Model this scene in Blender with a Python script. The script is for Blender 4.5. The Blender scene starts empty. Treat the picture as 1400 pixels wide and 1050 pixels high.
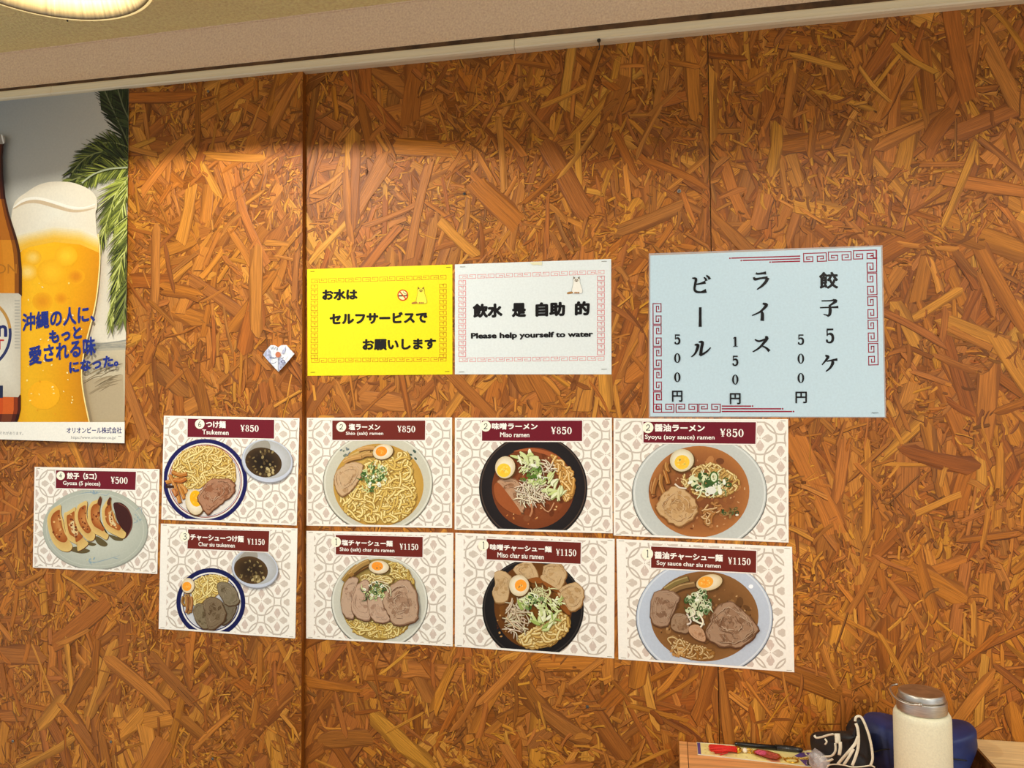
import bpy, bmesh, math, random
import numpy as np
from mathutils import Vector, Matrix

SC = bpy.context.scene
COL = SC.collection
rnd = random.Random(7)

# ------------------------------------------------------------------ camera, world, lights
EYE = 1.40
F_PX, YAW, PITCH, ROLL, DIST = 1068.24, math.radians(11.2055), math.radians(2.0473), math.radians(-0.4256), 1.4341
c_f = Vector((-math.sin(YAW) * math.cos(PITCH), math.cos(YAW) * math.cos(PITCH), math.sin(PITCH)))
_r = Vector((math.cos(YAW), math.sin(YAW), 0))
_u = _r.cross(c_f)
c_r = _r * math.cos(ROLL) + _u * math.sin(ROLL)
c_u = -_r * math.sin(ROLL) + _u * math.cos(ROLL)
CAM = Vector((0, -DIST, EYE))
cam_data = bpy.data.cameras.new('camera')
cam = bpy.data.objects.new('camera', cam_data)
COL.objects.link(cam)
cam_data.sensor_width = 36.0
cam_data.lens = F_PX * 36.0 / 1400.0
cam_data.clip_start = 0.02
cam.matrix_world = Matrix(((c_r.x, c_u.x, -c_f.x, CAM.x), (c_r.y, c_u.y, -c_f.y, CAM.y), (c_r.z, c_u.z, -c_f.z, CAM.z), (0, 0, 0, 1)))
SC.camera = cam

world = bpy.data.worlds.new('room_ambient')
SC.world = world
world.use_nodes = True
bg = world.node_tree.nodes['Background']
bg.inputs['Color'].default_value = (0.93, 1.0, 1.06, 1)
bg.inputs['Strength'].default_value = 0.66

SC.view_settings.view_transform = 'Standard'
SC.view_settings.look = 'None'
SC.view_settings.exposure = 0.0
SC.view_settings.gamma = 1.0
SC.view_settings.use_curve_mapping = False


def lamp(name, kind, loc, energy, color, **kw):
    d = bpy.data.lights.new(name, kind)
    d.energy = energy
    d.color = color
    for k, v in kw.items():
        setattr(d, k, v)
    o = bpy.data.objects.new(name, d)
    o.location = loc
    COL.objects.link(o)
    return o


# further pendant lamps outside the frame, the rear two added to brighten the lower wall (downlight cones like the shaded pendant)
WARM = (1.0, 0.95, 0.84)
for i, (lx, ly, e) in enumerate(((0.42, -0.95, 15.5), (1.35, -0.85, 14.5), (-1.4, -1.9, 46.0), (0.9, -2.3, 34.0))):
    lamp('pendant_light', 'SPOT', (lx, ly, EYE + 0.64), e, WARM, spot_size=math.radians(166), spot_blend=0.15 if ly > -1.5 else 0.3, shadow_soft_size=0.05)
# daylight from a shop window behind and to the right of the camera
w = lamp('window_daylight', 'AREA', (2.6, -3.4, 1.5), 14.0, (0.80, 0.90, 1.0), shape='RECTANGLE', size=1.6, size_y=1.3)
w.rotation_euler = (Vector((0.5, 0, 1.35)) - Vector((2.6, -3.4, 1.5))).to_track_quat('-Z', 'Y').to_euler()


# ------------------------------------------------------------------ helpers
def ray(px, py):
    return c_f + c_r * ((px - 700.0) / F_PX) - c_u * ((py - 525.0) / F_PX)


def W(px, py, y=0.0):
    """a point of the vertical plane at depth y"""
    d = ray(px, py)
    return CAM + d * ((y - CAM.y) / d.y)


def T(px, py, z):
    """a point of the horizontal plane at height z"""
    d = ray(px, py)
    return CAM + d * ((z - CAM.z) / d.z)


def lin(c):
    o = []
    for v in c[:3]:
        v = max(0.0, min(255.0, v)) / 255.0
        o.append(v / 12.92 if v <= 0.04045 else ((v + 0.055) / 1.055) ** 2.4)
    return (o[0], o[1], o[2], 1.0)


def mixc(a, b, t):
    return tuple(a[i] + (b[i] - a[i]) * t for i in range(3))


def jit(c, k, r=None):
    r = r or rnd
    d = r.uniform(-k, k)
    return tuple(v + d + r.uniform(-k, k) * 0.35 for v in c)


def tag(o, label=None, cat=None, group=None, kind=None):
    if label: o['label'] = label
    if cat: o['category'] = cat
    if group: o['group'] = group
    if kind: o['kind'] = kind
    return o


def empty(name, loc, label, cat, group=None):
    o = bpy.data.objects.new(name, None)
    o.empty_display_size = 0.02
    o.location = loc
    COL.objects.link(o)
    return tag(o, label, cat, group)


def obj(name, me, mats, parent=None, smooth=False):
    o = bpy.data.objects.new(name, me)
    COL.objects.link(o)
    for m in (mats if isinstance(mats, (list, tuple)) else [mats]):
        me.materials.append(m)
    if parent: o.parent = parent
    if smooth:
        me.polygons.foreach_set('use_smooth', [True] * len(me.polygons))
    return o


def bm_obj(name, bm, mats, parent=None, smooth=False, off=None, bevel=0.0):
    if bevel:
        bmesh.ops.bevel(bm, geom=[e for e in bm.edges if len(e.link_faces) == 2 and e.calc_face_angle(0) > 0.5], offset=bevel, segments=2, affect='EDGES', profile=0.7)
    if off is not None:
        bmesh.ops.translate(bm, verts=bm.verts, vec=-Vector(off))
    me = bpy.data.meshes.new(name)
    bm.normal_update()
    bm.to_mesh(me)
    bm.free()
    return obj(name, me, mats, parent, smooth)


def add_box(bm, a, b, mi=0):
    x0, y0, z0 = a
    x1, y1, z1 = b
    vs = [bm.verts.new(p) for p in ((x0, y0, z0), (x1, y0, z0), (x1, y1, z0), (x0, y1, z0), (x0, y0, z1), (x1, y0, z1), (x1, y1, z1), (x0, y1, z1))]
    fs = []
    for q in ((0, 3, 2, 1), (4, 5, 6, 7), (0, 1, 5, 4), (1, 2, 6, 5), (2, 3, 7, 6), (3, 0, 4, 7)):
        f = bm.faces.new([vs[i] for i in q]); f.material_index = mi; fs.append(f)
    return vs


def add_prism(bm, ring_a, ring_b, mi=0):
    va = [bm.verts.new(p) for p in ring_a]
    vb = [bm.verts.new(p) for p in ring_b]
    n = len(va)
    fs = [bm.faces.new(va), bm.faces.new(list(reversed(vb)))]
    for i in range(n):
        fs.append(bm.faces.new((va[i], vb[i], vb[(i + 1) % n], va[(i + 1) % n])))
    for f in fs: f.material_index = mi
    bmesh.ops.recalc_face_normals(bm, faces=fs)
    return fs


def add_tube(bm, pts, rad, n=10, mi=0, closed=False, flat=None):
    """tube along points; rad number or list; flat=(normal, factor) squashes the section along normal"""
    pts = [Vector(p) for p in pts]
    m = len(pts)
    rads = rad if isinstance(rad, (list, tuple)) else [rad] * m
    rings = []
    ref = None
    for i in range(m):
        if closed:
            t = (pts[(i + 1) % m] - pts[(i - 1) % m]).normalized()
        else:
            t = (pts[min(i + 1, m - 1)] - pts[max(i - 1, 0)]).normalized()
        if ref is None:
            ref = Vector((0, 0, 1)) if abs(t.z) < 0.9 else Vector((1, 0, 0))
            if flat: ref = Vector(flat[0])
        if flat: ref = Vector(flat[0])
        a = (ref - t * ref.dot(t)).normalized()
        b = t.cross(a)
        ref = a
        k = flat[1] if flat else 1.0
        rings.append([bm.verts.new(pts[i] + (a * math.cos(2 * math.pi * j / n) * k + b * math.sin(2 * math.pi * j / n)) * rads[i]) for j in range(n)])
    for i in range(m if closed else m - 1):
        A, B = rings[i], rings[(i + 1) % m]
        for j in range(n):
            f = bm.faces.new((A[j], A[(j + 1) % n], B[(j + 1) % n], B[j])); f.material_index = mi
    if not closed:
        f = bm.faces.new(list(reversed(rings[0]))); f.material_index = mi
        f = bm.faces.new(rings[-1]); f.material_index = mi


def add_lathe(bm, prof, c, n=48, mi=0, cap_a=True, cap_b=True):
    rings = []
    for r, z in prof:
        rings.append([bm.verts.new((c[0] + r * math.cos(2 * math.pi * j / n), c[1] + r * math.sin(2 * math.pi * j / n), c[2] + z)) for j in range(n)])
    for A, B in zip(rings, rings[1:]):
        for j in range(n):
            f = bm.faces.new((A[j], A[(j + 1) % n], B[(j + 1) % n], B[j])); f.material_index = mi
    if cap_a: bm.faces.new(list(reversed(rings[0]))).material_index = mi
    if cap_b: bm.faces.new(rings[-1]).material_index = mi


# ------------------------------------------------------------------ materials
def mat(name):
    m = bpy.data.materials.new(name)
    m.use_nodes = True
    nt = m.node_tree
    return m, nt, nt.nodes['Principled BSDF']


def N(nt, t, **kw):
    n = nt.nodes.new(t)
    for k, v in kw.items():
        setattr(n, k, v)
    return n


def simple(name, c, rough=0.5, metal=0.0, noise=0.10, scale=30.0, bump=0.0, coat=0.0, spec=0.5, stretch=None):
    m, nt, p = mat(name)
    tc = N(nt, 'ShaderNodeTexCoord')
    no = N(nt, 'ShaderNodeTexNoise')
    no.inputs['Scale'].default_value = scale
    no.inputs['Detail'].default_value = 5.0
    src = tc.outputs['Object']
    if stretch:
        mp = N(nt, 'ShaderNodeMapping')
        mp.inputs['Scale'].default_value = stretch
        nt.links.new(src, mp.inputs['Vector'])
        src = mp.outputs['Vector']
    nt.links.new(src, no.inputs['Vector'])
    cr = N(nt, 'ShaderNodeValToRGB')
    a, b = lin(tuple(v * (1 - noise) for v in c)), lin(tuple(v * (1 + noise) for v in c))
    cr.color_ramp.elements[0].position = 0.3
    cr.color_ramp.elements[1].position = 0.7
    cr.color_ramp.elements[0].color = a
    cr.color_ramp.elements[1].color = b
    nt.links.new(no.outputs['Fac'], cr.inputs['Fac'])
    nt.links.new(cr.outputs['Color'], p.inputs['Base Color'])
    p.inputs['Roughness'].default_value = rough
    p.inputs['Metallic'].default_value = metal
    p.inputs['Specular IOR Level'].default_value = spec
    p.inputs['Coat Weight'].default_value = coat
    if bump:
        bp = N(nt, 'ShaderNodeBump')
        bp.inputs['Strength'].default_value = bump
        bp.inputs['Distance'].default_value = 0.004
        nt.links.new(no.outputs['Fac'], bp.inputs['Height'])
        nt.links.new(bp.outputs['Normal'], p.inputs['Normal'])
    return m


def print_mat(name, rough, coat, spec=0.5):
    """printed sheet: ink colour from the mesh's colour attribute, faint paper mottling"""
    m, nt, p = mat(name)
    at = N(nt, 'ShaderNodeAttribute', attribute_name='col')
    tc = N(nt, 'ShaderNodeTexCoord')
    no = N(nt, 'ShaderNodeTexNoise')
    no.inputs['Scale'].default_value = 260.0
    no.inputs['Detail'].default_value = 3.0
    nt.links.new(tc.outputs['Object'], no.inputs['Vector'])
    mr = N(nt, 'ShaderNodeMapRange')
    mr.inputs['To Min'].default_value = 0.90
    mr.inputs['To Max'].default_value = 1.08
    nt.links.new(no.outputs['Fac'], mr.inputs['Value'])
    mx = N(nt, 'ShaderNodeVectorMath', operation='SCALE')
    nt.links.new(at.outputs['Color'], mx.inputs[0])
    nt.links.new(mr.outputs['Result'], mx.inputs['Scale'])
    nt.links.new(mx.outputs['Vector'], p.inputs['Base Color'])
    p.inputs['Roughness'].default_value = rough
    p.inputs['Coat Weight'].default_value = coat
    p.inputs['Coat Roughness'].default_value = 0.12
    p.inputs['Specular IOR Level'].default_value = spec
    # slight waviness of the sheet
    n2 = N(nt, 'ShaderNodeTexNoise')
    n2.inputs['Scale'].default_value = 14.0
    nt.links.new(tc.outputs['Object'], n2.inputs['Vector'])
    bp = N(nt, 'ShaderNodeBump')
    bp.inputs['Strength'].default_value = 0.25
    bp.inputs['Distance'].default_value = 0.004
    nt.links.new(n2.outputs['Fac'], bp.inputs['Height'])
    nt.links.new(bp.outputs['Normal'], p.inputs['Normal'])
    return m


M_PRINT = print_mat('laminated_print', 0.40, 0.0, 0.16)
M_POSTER = print_mat('glossy_poster_print', 0.4, 0.0, 0.16)


def osb_mat():
    m, nt, p = mat('oriented_strand_board')
    at = N(nt, 'ShaderNodeAttribute', attribute_name='col')
    g = N(nt, 'ShaderNodeUVMap', uv_map='grain')
    e = N(nt, 'ShaderNodeUVMap', uv_map='edge')
    mp = N(nt, 'ShaderNodeMapping')
    mp.inputs['Scale'].default_value = (14.0, 420.0, 1.0)
    nt.links.new(g.outputs['UV'], mp.inputs['Vector'])
    n1 = N(nt, 'ShaderNodeTexNoise')
    n1.inputs['Scale'].default_value = 1.0
    n1.inputs['Detail'].default_value = 4.0
    n1.inputs['Roughness'].default_value = 0.6
    n1.inputs['Distortion'].default_value = 0.5
    nt.links.new(mp.outputs['Vector'], n1.inputs['Vector'])
    mr = N(nt, 'ShaderNodeMapRange')
    mr.inputs['From Min'].default_value = 0.3
    mr.inputs['From Max'].default_value = 0.7
    mr.inputs['To Min'].default_value = 0.74
    mr.inputs['To Max'].default_value = 1.30
    nt.links.new(n1.outputs['Fac'], mr.inputs['Value'])
    mx = N(nt, 'ShaderNodeVectorMath', operation='SCALE')
    nt.links.new(at.outputs['Color'], mx.inputs[0])
    nt.links.new(mr.outputs['Result'], mx.inputs['Scale'])
    # fine dark fibre lines along the grain
    mp2 = N(nt, 'ShaderNodeMapping')
    mp2.inputs['Scale'].default_value = (9.0, 760.0, 1.0)
    nt.links.new(g.outputs['UV'], mp2.inputs['Vector'])
    n2 = N(nt, 'ShaderNodeTexNoise')
    n2.inputs['Scale'].default_value = 1.0
    n2.inputs['Detail'].default_value = 2.0
    n2.inputs['Distortion'].default_value = 0.8
    nt.links.new(mp2.outputs['Vector'], n2.inputs['Vector'])
    m2 = N(nt, 'ShaderNodeMapRange')
    m2.inputs['From Min'].default_value = 0.54
    m2.inputs['From Max'].default_value = 0.68
    m2.inputs['To Min'].default_value = 1.0
    m2.inputs['To Max'].default_value = 0.62
    nt.links.new(n2.outputs['Fac'], m2.inputs['Value'])
    mm2 = N(nt, 'ShaderNodeMath', operation='MULTIPLY')
    nt.links.new(mr.outputs['Result'], mm2.inputs[0])
    nt.links.new(m2.outputs['Result'], mm2.inputs[1])
    nt.links.new(mm2.outputs['Value'], mx.inputs['Scale'])
    # strand rims: resin-dark edges, with the shade of the gaps between strands painted in
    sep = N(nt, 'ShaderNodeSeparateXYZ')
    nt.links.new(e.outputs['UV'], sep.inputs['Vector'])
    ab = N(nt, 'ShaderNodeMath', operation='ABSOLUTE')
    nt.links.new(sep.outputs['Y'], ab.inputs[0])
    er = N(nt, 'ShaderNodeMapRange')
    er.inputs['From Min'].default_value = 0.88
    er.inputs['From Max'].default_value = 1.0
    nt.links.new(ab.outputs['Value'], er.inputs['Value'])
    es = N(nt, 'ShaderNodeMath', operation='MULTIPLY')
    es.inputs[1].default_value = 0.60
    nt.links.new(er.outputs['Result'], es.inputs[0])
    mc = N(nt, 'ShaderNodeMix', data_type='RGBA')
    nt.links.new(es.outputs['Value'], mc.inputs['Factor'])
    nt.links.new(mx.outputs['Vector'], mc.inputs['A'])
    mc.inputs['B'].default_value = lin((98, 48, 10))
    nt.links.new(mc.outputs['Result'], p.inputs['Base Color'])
    p.inputs['Roughness'].default_value = 0.5
    p.inputs['Specular IOR Level'].default_value = 0.26
    bp = N(nt, 'ShaderNodeBump')
    bp.inputs['Strength'].default_value = 0.35
    bp.inputs['Distance'].default_value = 0.0015
    ad = N(nt, 'ShaderNodeMath', operation='SUBTRACT')
    nt.links.new(n1.outputs['Fac'], ad.inputs[0])
    nt.links.new(er.outputs['Result'], ad.inputs[1])
    nt.links.new(ad.outputs['Value'], bp.inputs['Height'])
    nt.links.new(bp.outputs['Normal'], p.inputs['Normal'])
    return m


M_OSB = osb_mat()
M_PLASTER = simple('textured_plaster', (250, 210, 174), 0.9, noise=0.07, scale=260, bump=0.6, spec=0.2)
M_CEIL = simple('ceiling_plaster', (252, 226, 164), 0.92, noise=0.06, scale=170, bump=0.7, spec=0.2)
M_TRIM = simple('painted_trim', (240, 222, 184), 0.5, noise=0.03, scale=8, stretch=(1, 20, 60))
M_DARK = simple('dark_gap', (40, 24, 12), 0.9, noise=0.2)
M_STEEL = simple('screw_steel', (150, 145, 138), 0.35, metal=1.0, noise=0.1)
M_BLACKM = simple('black_metal', (28, 24, 20), 0.45, noise=0.15)


# ------------------------------------------------------------------ the room
PL = -0.013      # front of the left board, which stands proud of the others
X_SEAM = W(413.2, 560, PL).x
X_SEAM2 = W(970, 200, 0).x
TRIM_Z = EYE + 0.679
TRIM_H = 0.0195
YB = 0.012
X0, X1 = -2.1, 1.7

wall_bm = bmesh.new()
e0, e1 = W(0, 73, YB), W(420, 19.5, YB)
sl = (e1.z - e0.z) / (e1.x - e0.x)


def ceil_z(x):
    return e0.z + sl * (x - e0.x)


add_prism(wall_bm, [(X0, YB, 0), (X1, YB, 0), (X1, YB, ceil_z(X1) + 0.02), (X0, YB, ceil_z(X0) + 0.02)],
          [(X0, YB + 0.12, 0), (X1, YB + 0.12, 0), (X1, YB + 0.12, ceil_z(X1) + 0.02), (X0, YB + 0.12, ceil_z(X0) + 0.02)])
wall_back = bm_obj('wall_back', wall_bm, M_PLASTER)
tag(wall_back, 'beige plaster wall behind the strand boards', kind='structure')

cb = bmesh.new()
add_prism(cb, [(X0, YB, ceil_z(X0)), (X1, YB, ceil_z(X1)), (X1, -3.6, ceil_z(X1)), (X0, -3.6, ceil_z(X0))],
          [(X0, YB, ceil_z(X0) + 0.1), (X1, YB, ceil_z(X1) + 0.1), (X1, -3.6, ceil_z(X1) + 0.1), (X0, -3.6, ceil_z(X0) + 0.1)])
tag(bm_obj('ceiling', cb, M_CEIL), 'olive beige textured plaster ceiling', kind='structure')
fb = bmesh.new()
add_box(fb, (X0, -3.6, -0.1), (X1, YB + 0.12, 0.0))
tag(bm_obj('floor', fb, simple('floor_tiles', (120, 96, 74), 0.6, scale=6)), 'dark brown floor', kind='structure')


# strand boards: each strand of wood is a flat flake pressed into the face of its board
BIG = [(197, 130, 44), (176, 104, 35), (168, 98, 34), (185, 114, 37), (160, 94, 32), (152, 89, 30), (179, 109, 36), (166, 97, 33)]
SMALL = [(191, 122, 38), (179, 107, 36), (164, 96, 33), (146, 85, 29), (199, 132, 40), (172, 101, 34), (131, 77, 26)]


def osb_panel(x0, x1, z0, z1, yf, yb, seed, parent):
    r = random.Random(seed)
    area = (x1 - x0) * (z1 - z0)
    groups = []
    ph = [(r.uniform(2, 9), r.uniform(1.5, 6), r.uniform(0, 6.3)) for _ in range(6)]

    def tone(x, z):
        return sum(math.sin(a * x + b * z + c) for a, b, c in ph) / 6.0

    def strand(cx, cz, L, w, a, col, bow=0.0):
        ca, sa = math.cos(a), math.sin(a)
        j = lambda k: r.uniform(-k, k)
        style = r.random()
        wave = r.uniform(-.10, .10)

        def end(sg):
            if style < .40:      # drawn out to a point or narrow tip
                t = r.uniform(.02, .35)
                return [(sg * (.5 + j(.02)), -.5 * t), (sg * (.5 + j(.05)), .5 * t)]
            if style < .75:      # torn, splintered end
                return [(sg * (.46 + j(.06)), -.46), (sg * (.47 + j(.09)), -.2 + j(.1)), (sg * (.46 + j(.09)), .1 + j(.1)), (sg * (.47 + j(.05)), .44)]
            k = j(.07)           # cut on a slant
            return [(sg * (.49 + k), -.47), (sg * (.49 - k), .47)]
        us = (-.38 + j(.04), -.24 + j(.05), -.08 + j(.05), .08 + j(.05), .24 + j(.05), .38 + j(.04))
        e0, e1 = end(-1), end(1)
        ring = [(u, -.5 + j(.09), -1.0) for u in us] + [(u, v, 0.9) for u, v in e1] + [(u, .5 + j(.09), 1.0) for u in reversed(us)] + [(u, v, 0.9) for u, v in reversed(e0)]
        pts, gr, ed = [], [], []
        go = (r.uniform(0, 50), r.uniform(0, 50))
        for u, v, e in ring:
            lx, lz = u * L, v * w + bow * (1 - 4 * u * u) + wave * w * math.sin(5 * u)
            X, Z = cx + lx * ca - lz * sa, cz + lx * sa + lz * ca
            pts.append((min(max(X, x0), x1), min(max(Z, z0), z1)))
            gr.append((go[0] + lx, go[1] + v * w))
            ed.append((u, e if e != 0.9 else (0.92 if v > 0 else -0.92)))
        t = tone(cx, cz) * 17
        return pts, gr, ed, (col[0] + t, col[1] + t * .8, col[2] + t * .5)

    def ang(spread=0.55):
        # strands of the face layer lie mostly upright
        return math.pi / 2 + (r.gauss(0, spread) if r.random() < 0.8 else r.uniform(-1.57, 1.57))

    rx = lambda: r.uniform(x0 - 0.02, x1 + 0.02)
    rz = lambda: r.uniform(z0 - 0.02, z1 + 0.02)
    under = []
    for _ in range(int(area * 1100)):
        under.append(strand(rx(), rz(), r.uniform(.04, .12), r.uniform(.008, .03), ang(.8), jit(r.choice(BIG[1:]), 7, r), r.uniform(-.004, .004)))
    for _ in range(int(area * 420)):       # large flakes
        groups.append([strand(rx(), rz(), r.uniform(.07, .20), r.uniform(.012, .036) * r.uniform(.8, 1.25), ang(), jit(r.choice(BIG), 9, r), r.uniform(-.006, .006))])
    for _ in range(int(area * 1000)):       # medium flakes
        groups.append([strand(rx(), rz(), r.uniform(.03, .12), r.uniform(.005, .013), ang(.7), jit(r.choice(BIG + SMALL[:4]), 10, r), r.uniform(-.005, .005))])
    for _ in range(int(area * 420)):       # tufts of fine splinters
        cx, cz, a0 = rx(), rz(), ang(.9)
        sp = r.uniform(.010, .026)
        g = []
        for _ in range(r.randint(10, 30)):
            a = a0 + r.gauss(0, .5)
            L = r.uniform(.006, .034)
            g.append(strand(cx + r.gauss(0, sp), cz + r.gauss(0, sp), L, r.uniform(.0018, .0062), a, jit(r.choice(SMALL), 9, r), r.uniform(-.14, .14) * L))
        groups.append(g)
    for _ in range(int(area * 330)):       # long thin slivers
        L = r.uniform(.02, .09)
        groups.append([strand(rx(), rz(), L, r.uniform(.0016, .006), ang(.8), jit(r.choice(SMALL), 11, r), r.uniform(-.06, .06) * L)])
    r.shuffle(groups)
    strands = []
    for st in under + [s for g in groups for s in g]:
        # dark line along one side of many flakes: resin plus painted-in gap shade
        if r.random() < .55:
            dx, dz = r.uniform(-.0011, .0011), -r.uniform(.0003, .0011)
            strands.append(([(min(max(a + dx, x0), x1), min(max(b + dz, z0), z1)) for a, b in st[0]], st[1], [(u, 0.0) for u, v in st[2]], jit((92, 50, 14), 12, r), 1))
        strands.append(st)
    n = len(strands)
    V, FS, GR, ED, CO = [], [], [], [], []
    # body of the board
    for p in ((x0, yf, z0), (x1, yf, z0), (x1, yb, z0), (x0, yb, z0), (x0, yf, z1), (x1, yf, z1), (x1, yb, z1), (x0, yb, z1)):
        V.append(p)
    base = lin((136, 74, 14))
    for q in ((0, 3, 2, 1), (4, 5, 6, 7), (0, 1, 5, 4), (1, 2, 6, 5), (2, 3, 7, 6), (3, 0, 4, 7)):
        FS.append(q)
        for i in q:
            GR.append((V[i][0] * 4 + V[i][1] * 9, V[i][2] + V[i][1] * 7)); ED.append((0, 0)); CO.append(base)
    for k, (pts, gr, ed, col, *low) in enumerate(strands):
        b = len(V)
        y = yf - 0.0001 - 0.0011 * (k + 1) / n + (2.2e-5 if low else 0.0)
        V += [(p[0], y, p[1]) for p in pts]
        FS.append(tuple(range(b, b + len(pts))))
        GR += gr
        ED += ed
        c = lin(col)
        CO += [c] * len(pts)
    me = bpy.data.meshes.new('osb_panel')
    me.from_pydata(V, [], FS)
    for nm, dat in (('grain', GR), ('edge', ED)):
        uv = me.uv_layers.new(name=nm)
        uv.data.foreach_set('uv', np.array(dat, dtype=np.float32).ravel())
    at = me.attributes.new('col', 'FLOAT_COLOR', 'CORNER')
    at.data.foreach_set('color', np.array(CO, dtype=np.float32).ravel())
    return obj('osb_panel', me, M_OSB, parent)


ZB, ZT = 0.45, TRIM_Z + 0.004
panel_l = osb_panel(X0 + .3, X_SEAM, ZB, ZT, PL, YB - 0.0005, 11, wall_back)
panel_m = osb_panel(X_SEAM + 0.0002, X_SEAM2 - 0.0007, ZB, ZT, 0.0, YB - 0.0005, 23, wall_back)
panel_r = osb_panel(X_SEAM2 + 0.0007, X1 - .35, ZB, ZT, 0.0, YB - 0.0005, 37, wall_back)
tag(panel_l, 'left strand board standing proud of its neighbour')
tag(panel_m, 'middle strand board')
tag(panel_r, 'right strand board')


def screw(px, py, y, parent, r=0.0032, steel=M_STEEL):
    c = W(px, py, y)
    bm = bmesh.new()
    n = 16
    ring = lambda rr, yy: [(c.x + rr * math.cos(2 * math.pi * k / n), yy, c.z + rr * math.sin(2 * math.pi * k / n)) for k in range(n)]
    add_prism(bm, ring(r, y - 0.0014), ring(r, y - 0.0002))
    add_prism(bm, ring(r * .55, y - 0.0022), ring(r * .8, y - 0.0013))
    a = bmesh.new()
    o = bm_obj('screw', bm, steel, parent)
    for ang in (0.6, 0.6 + math.pi / 2):
        d = Vector((math.cos(ang), 0, math.sin(ang))) * r * .5
        e = Vector((-math.sin(ang), 0, math.cos(ang))) * r * .12
        yy = Vector((0, y - 0.00235, 0)); q = Vector((c.x, 0, c.z))
        add_prism(a, [q + yy - d - e, q + yy + d - e, q + yy + d + e, q + yy - d + e], [q + yy + Vector((0, .0003, 0)) + s for s in (-d - e, d - e, d + e, -d + e)])
    bm_obj('screw_recess', a, M_BLACKM, o)
    return o


for (px, py, y, par) in ((928.5, 261.5, 0, panel_m), (285, 125, PL, panel_l), (635, 265, 0, panel_m), (152, 1014, PL, panel_l), (291, 1037, PL, panel_l), (18, 1013, PL, panel_l), (803, 966, 0, panel_m)):
    screw(px, py, y - 0.0012, par, 0.0034 if px > 900 else 0.0028, M_BLACKM if px in (635,) else M_STEEL)

# moulding along the top of the boards, in lengths butted end to end
cuts = [X0 + .3, W(69, 130, -0.022).x, W(703, 66, -0.022).x, X1 - .35]
for i in range(3):
    bm = bmesh.new()
    a, b = cuts[i] + 0.0004, cuts[i + 1] - 0.0004
    prof = [(YB, TRIM_Z), (-0.0145, TRIM_Z), (-0.0205, TRIM_Z + 0.0015), (-0.0225, TRIM_Z + 0.004), (-0.022, TRIM_Z + 0.0062), (-0.0205, TRIM_Z + 0.0068), (-0.0205, TRIM_Z + TRIM_H - 0.003), (-0.019, TRIM_Z + TRIM_H), (YB, TRIM_Z + TRIM_H)]
    add_prism(bm, [(a, y, z) for y, z in prof], [(b, y, z) for y, z in prof])
    t = bm_obj('trim_%d' % (i + 1), bm, M_TRIM)
    tag(t, 'cream moulding along the top of the strand boards', kind='structure')

# flat dark strip painted in for the shadow gap above the moulding, and the plaster bead where wall meets ceiling
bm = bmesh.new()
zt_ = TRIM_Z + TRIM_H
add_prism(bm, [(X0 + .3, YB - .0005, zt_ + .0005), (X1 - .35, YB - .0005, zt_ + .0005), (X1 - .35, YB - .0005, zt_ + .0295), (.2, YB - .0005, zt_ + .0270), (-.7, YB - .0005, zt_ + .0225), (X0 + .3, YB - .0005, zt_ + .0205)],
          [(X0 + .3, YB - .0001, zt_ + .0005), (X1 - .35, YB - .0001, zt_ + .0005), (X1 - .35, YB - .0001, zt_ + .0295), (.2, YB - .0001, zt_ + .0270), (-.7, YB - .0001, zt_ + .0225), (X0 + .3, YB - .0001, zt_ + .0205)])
bm_obj('shadow_gap_strip', bm, simple('painted_shadow_gap', (92, 66, 42), .9, noise=.25, scale=40), wall_back)['label'] = 'dark strip painted in for the shadow gap above the cream moulding'
bm = bmesh.new()
add_tube(bm, [(X0 + (X1 - X0) * k / 60, YB - .0005, ceil_z(X0 + (X1 - X0) * k / 60) - .0008 + .0006 * math.sin(k * 2.3)) for k in range(61)], .0022, 6)
bm_obj('plaster_bead', bm, M_PLASTER, wall_back, True)

# dark nail with a hanging hook in the moulding
c = W(819, 56.5, -0.0205)
hk = empty('wall_hook', (c.x, -0.0205, c.z), 'small dark nail with a wire hook in the cream moulding', 'hook')
bm = bmesh.new()
n = 16
for y, rr in ((-0.0206, .0026), (-0.0245, .0036)):
    pass
add_prism(bm, [(.0036 * math.cos(k * math.pi / 8), -0.004, .0036 * math.sin(k * math.pi / 8)) for k in range(n)], [(.0028 * math.cos(k * math.pi / 8), -0.0002, .0028 * math.sin(k * math.pi / 8)) for k in range(n)])
bm_obj('nail_head', bm, M_BLACKM, hk)
bm = bmesh.new()
add_tube(bm, [(0, -0.0035, 0), (0.0006, -0.0050, -0.006), (0.0010, -0.0052, -0.012), (0.0014, -0.0052, -0.0165), (0.0004, -0.0056, -0.0185), (-0.0012, -0.0056, -0.0165)], 0.0009, 8)
bm_obj('wire_hook', bm, M_BLACKM, hk)
# small dark hook screwed into the ceiling
d = ray(92, 20)
q = CAM + d * ((ceil_z(-.8) - CAM.z) / d.z)
q.z = ceil_z(q.x)
bm = bmesh.new()
add_tube(bm, [(q.x, q.y, q.z - 0.0004), (q.x, q.y, q.z - 0.006), (q.x + .001, q.y, q.z - 0.009)], 0.0016, 8)
tag(bm_obj('ceiling_nail', bm, M_BLACKM), 'tiny dark nail in the ceiling beside the pendant lamp', 'nail')

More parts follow.
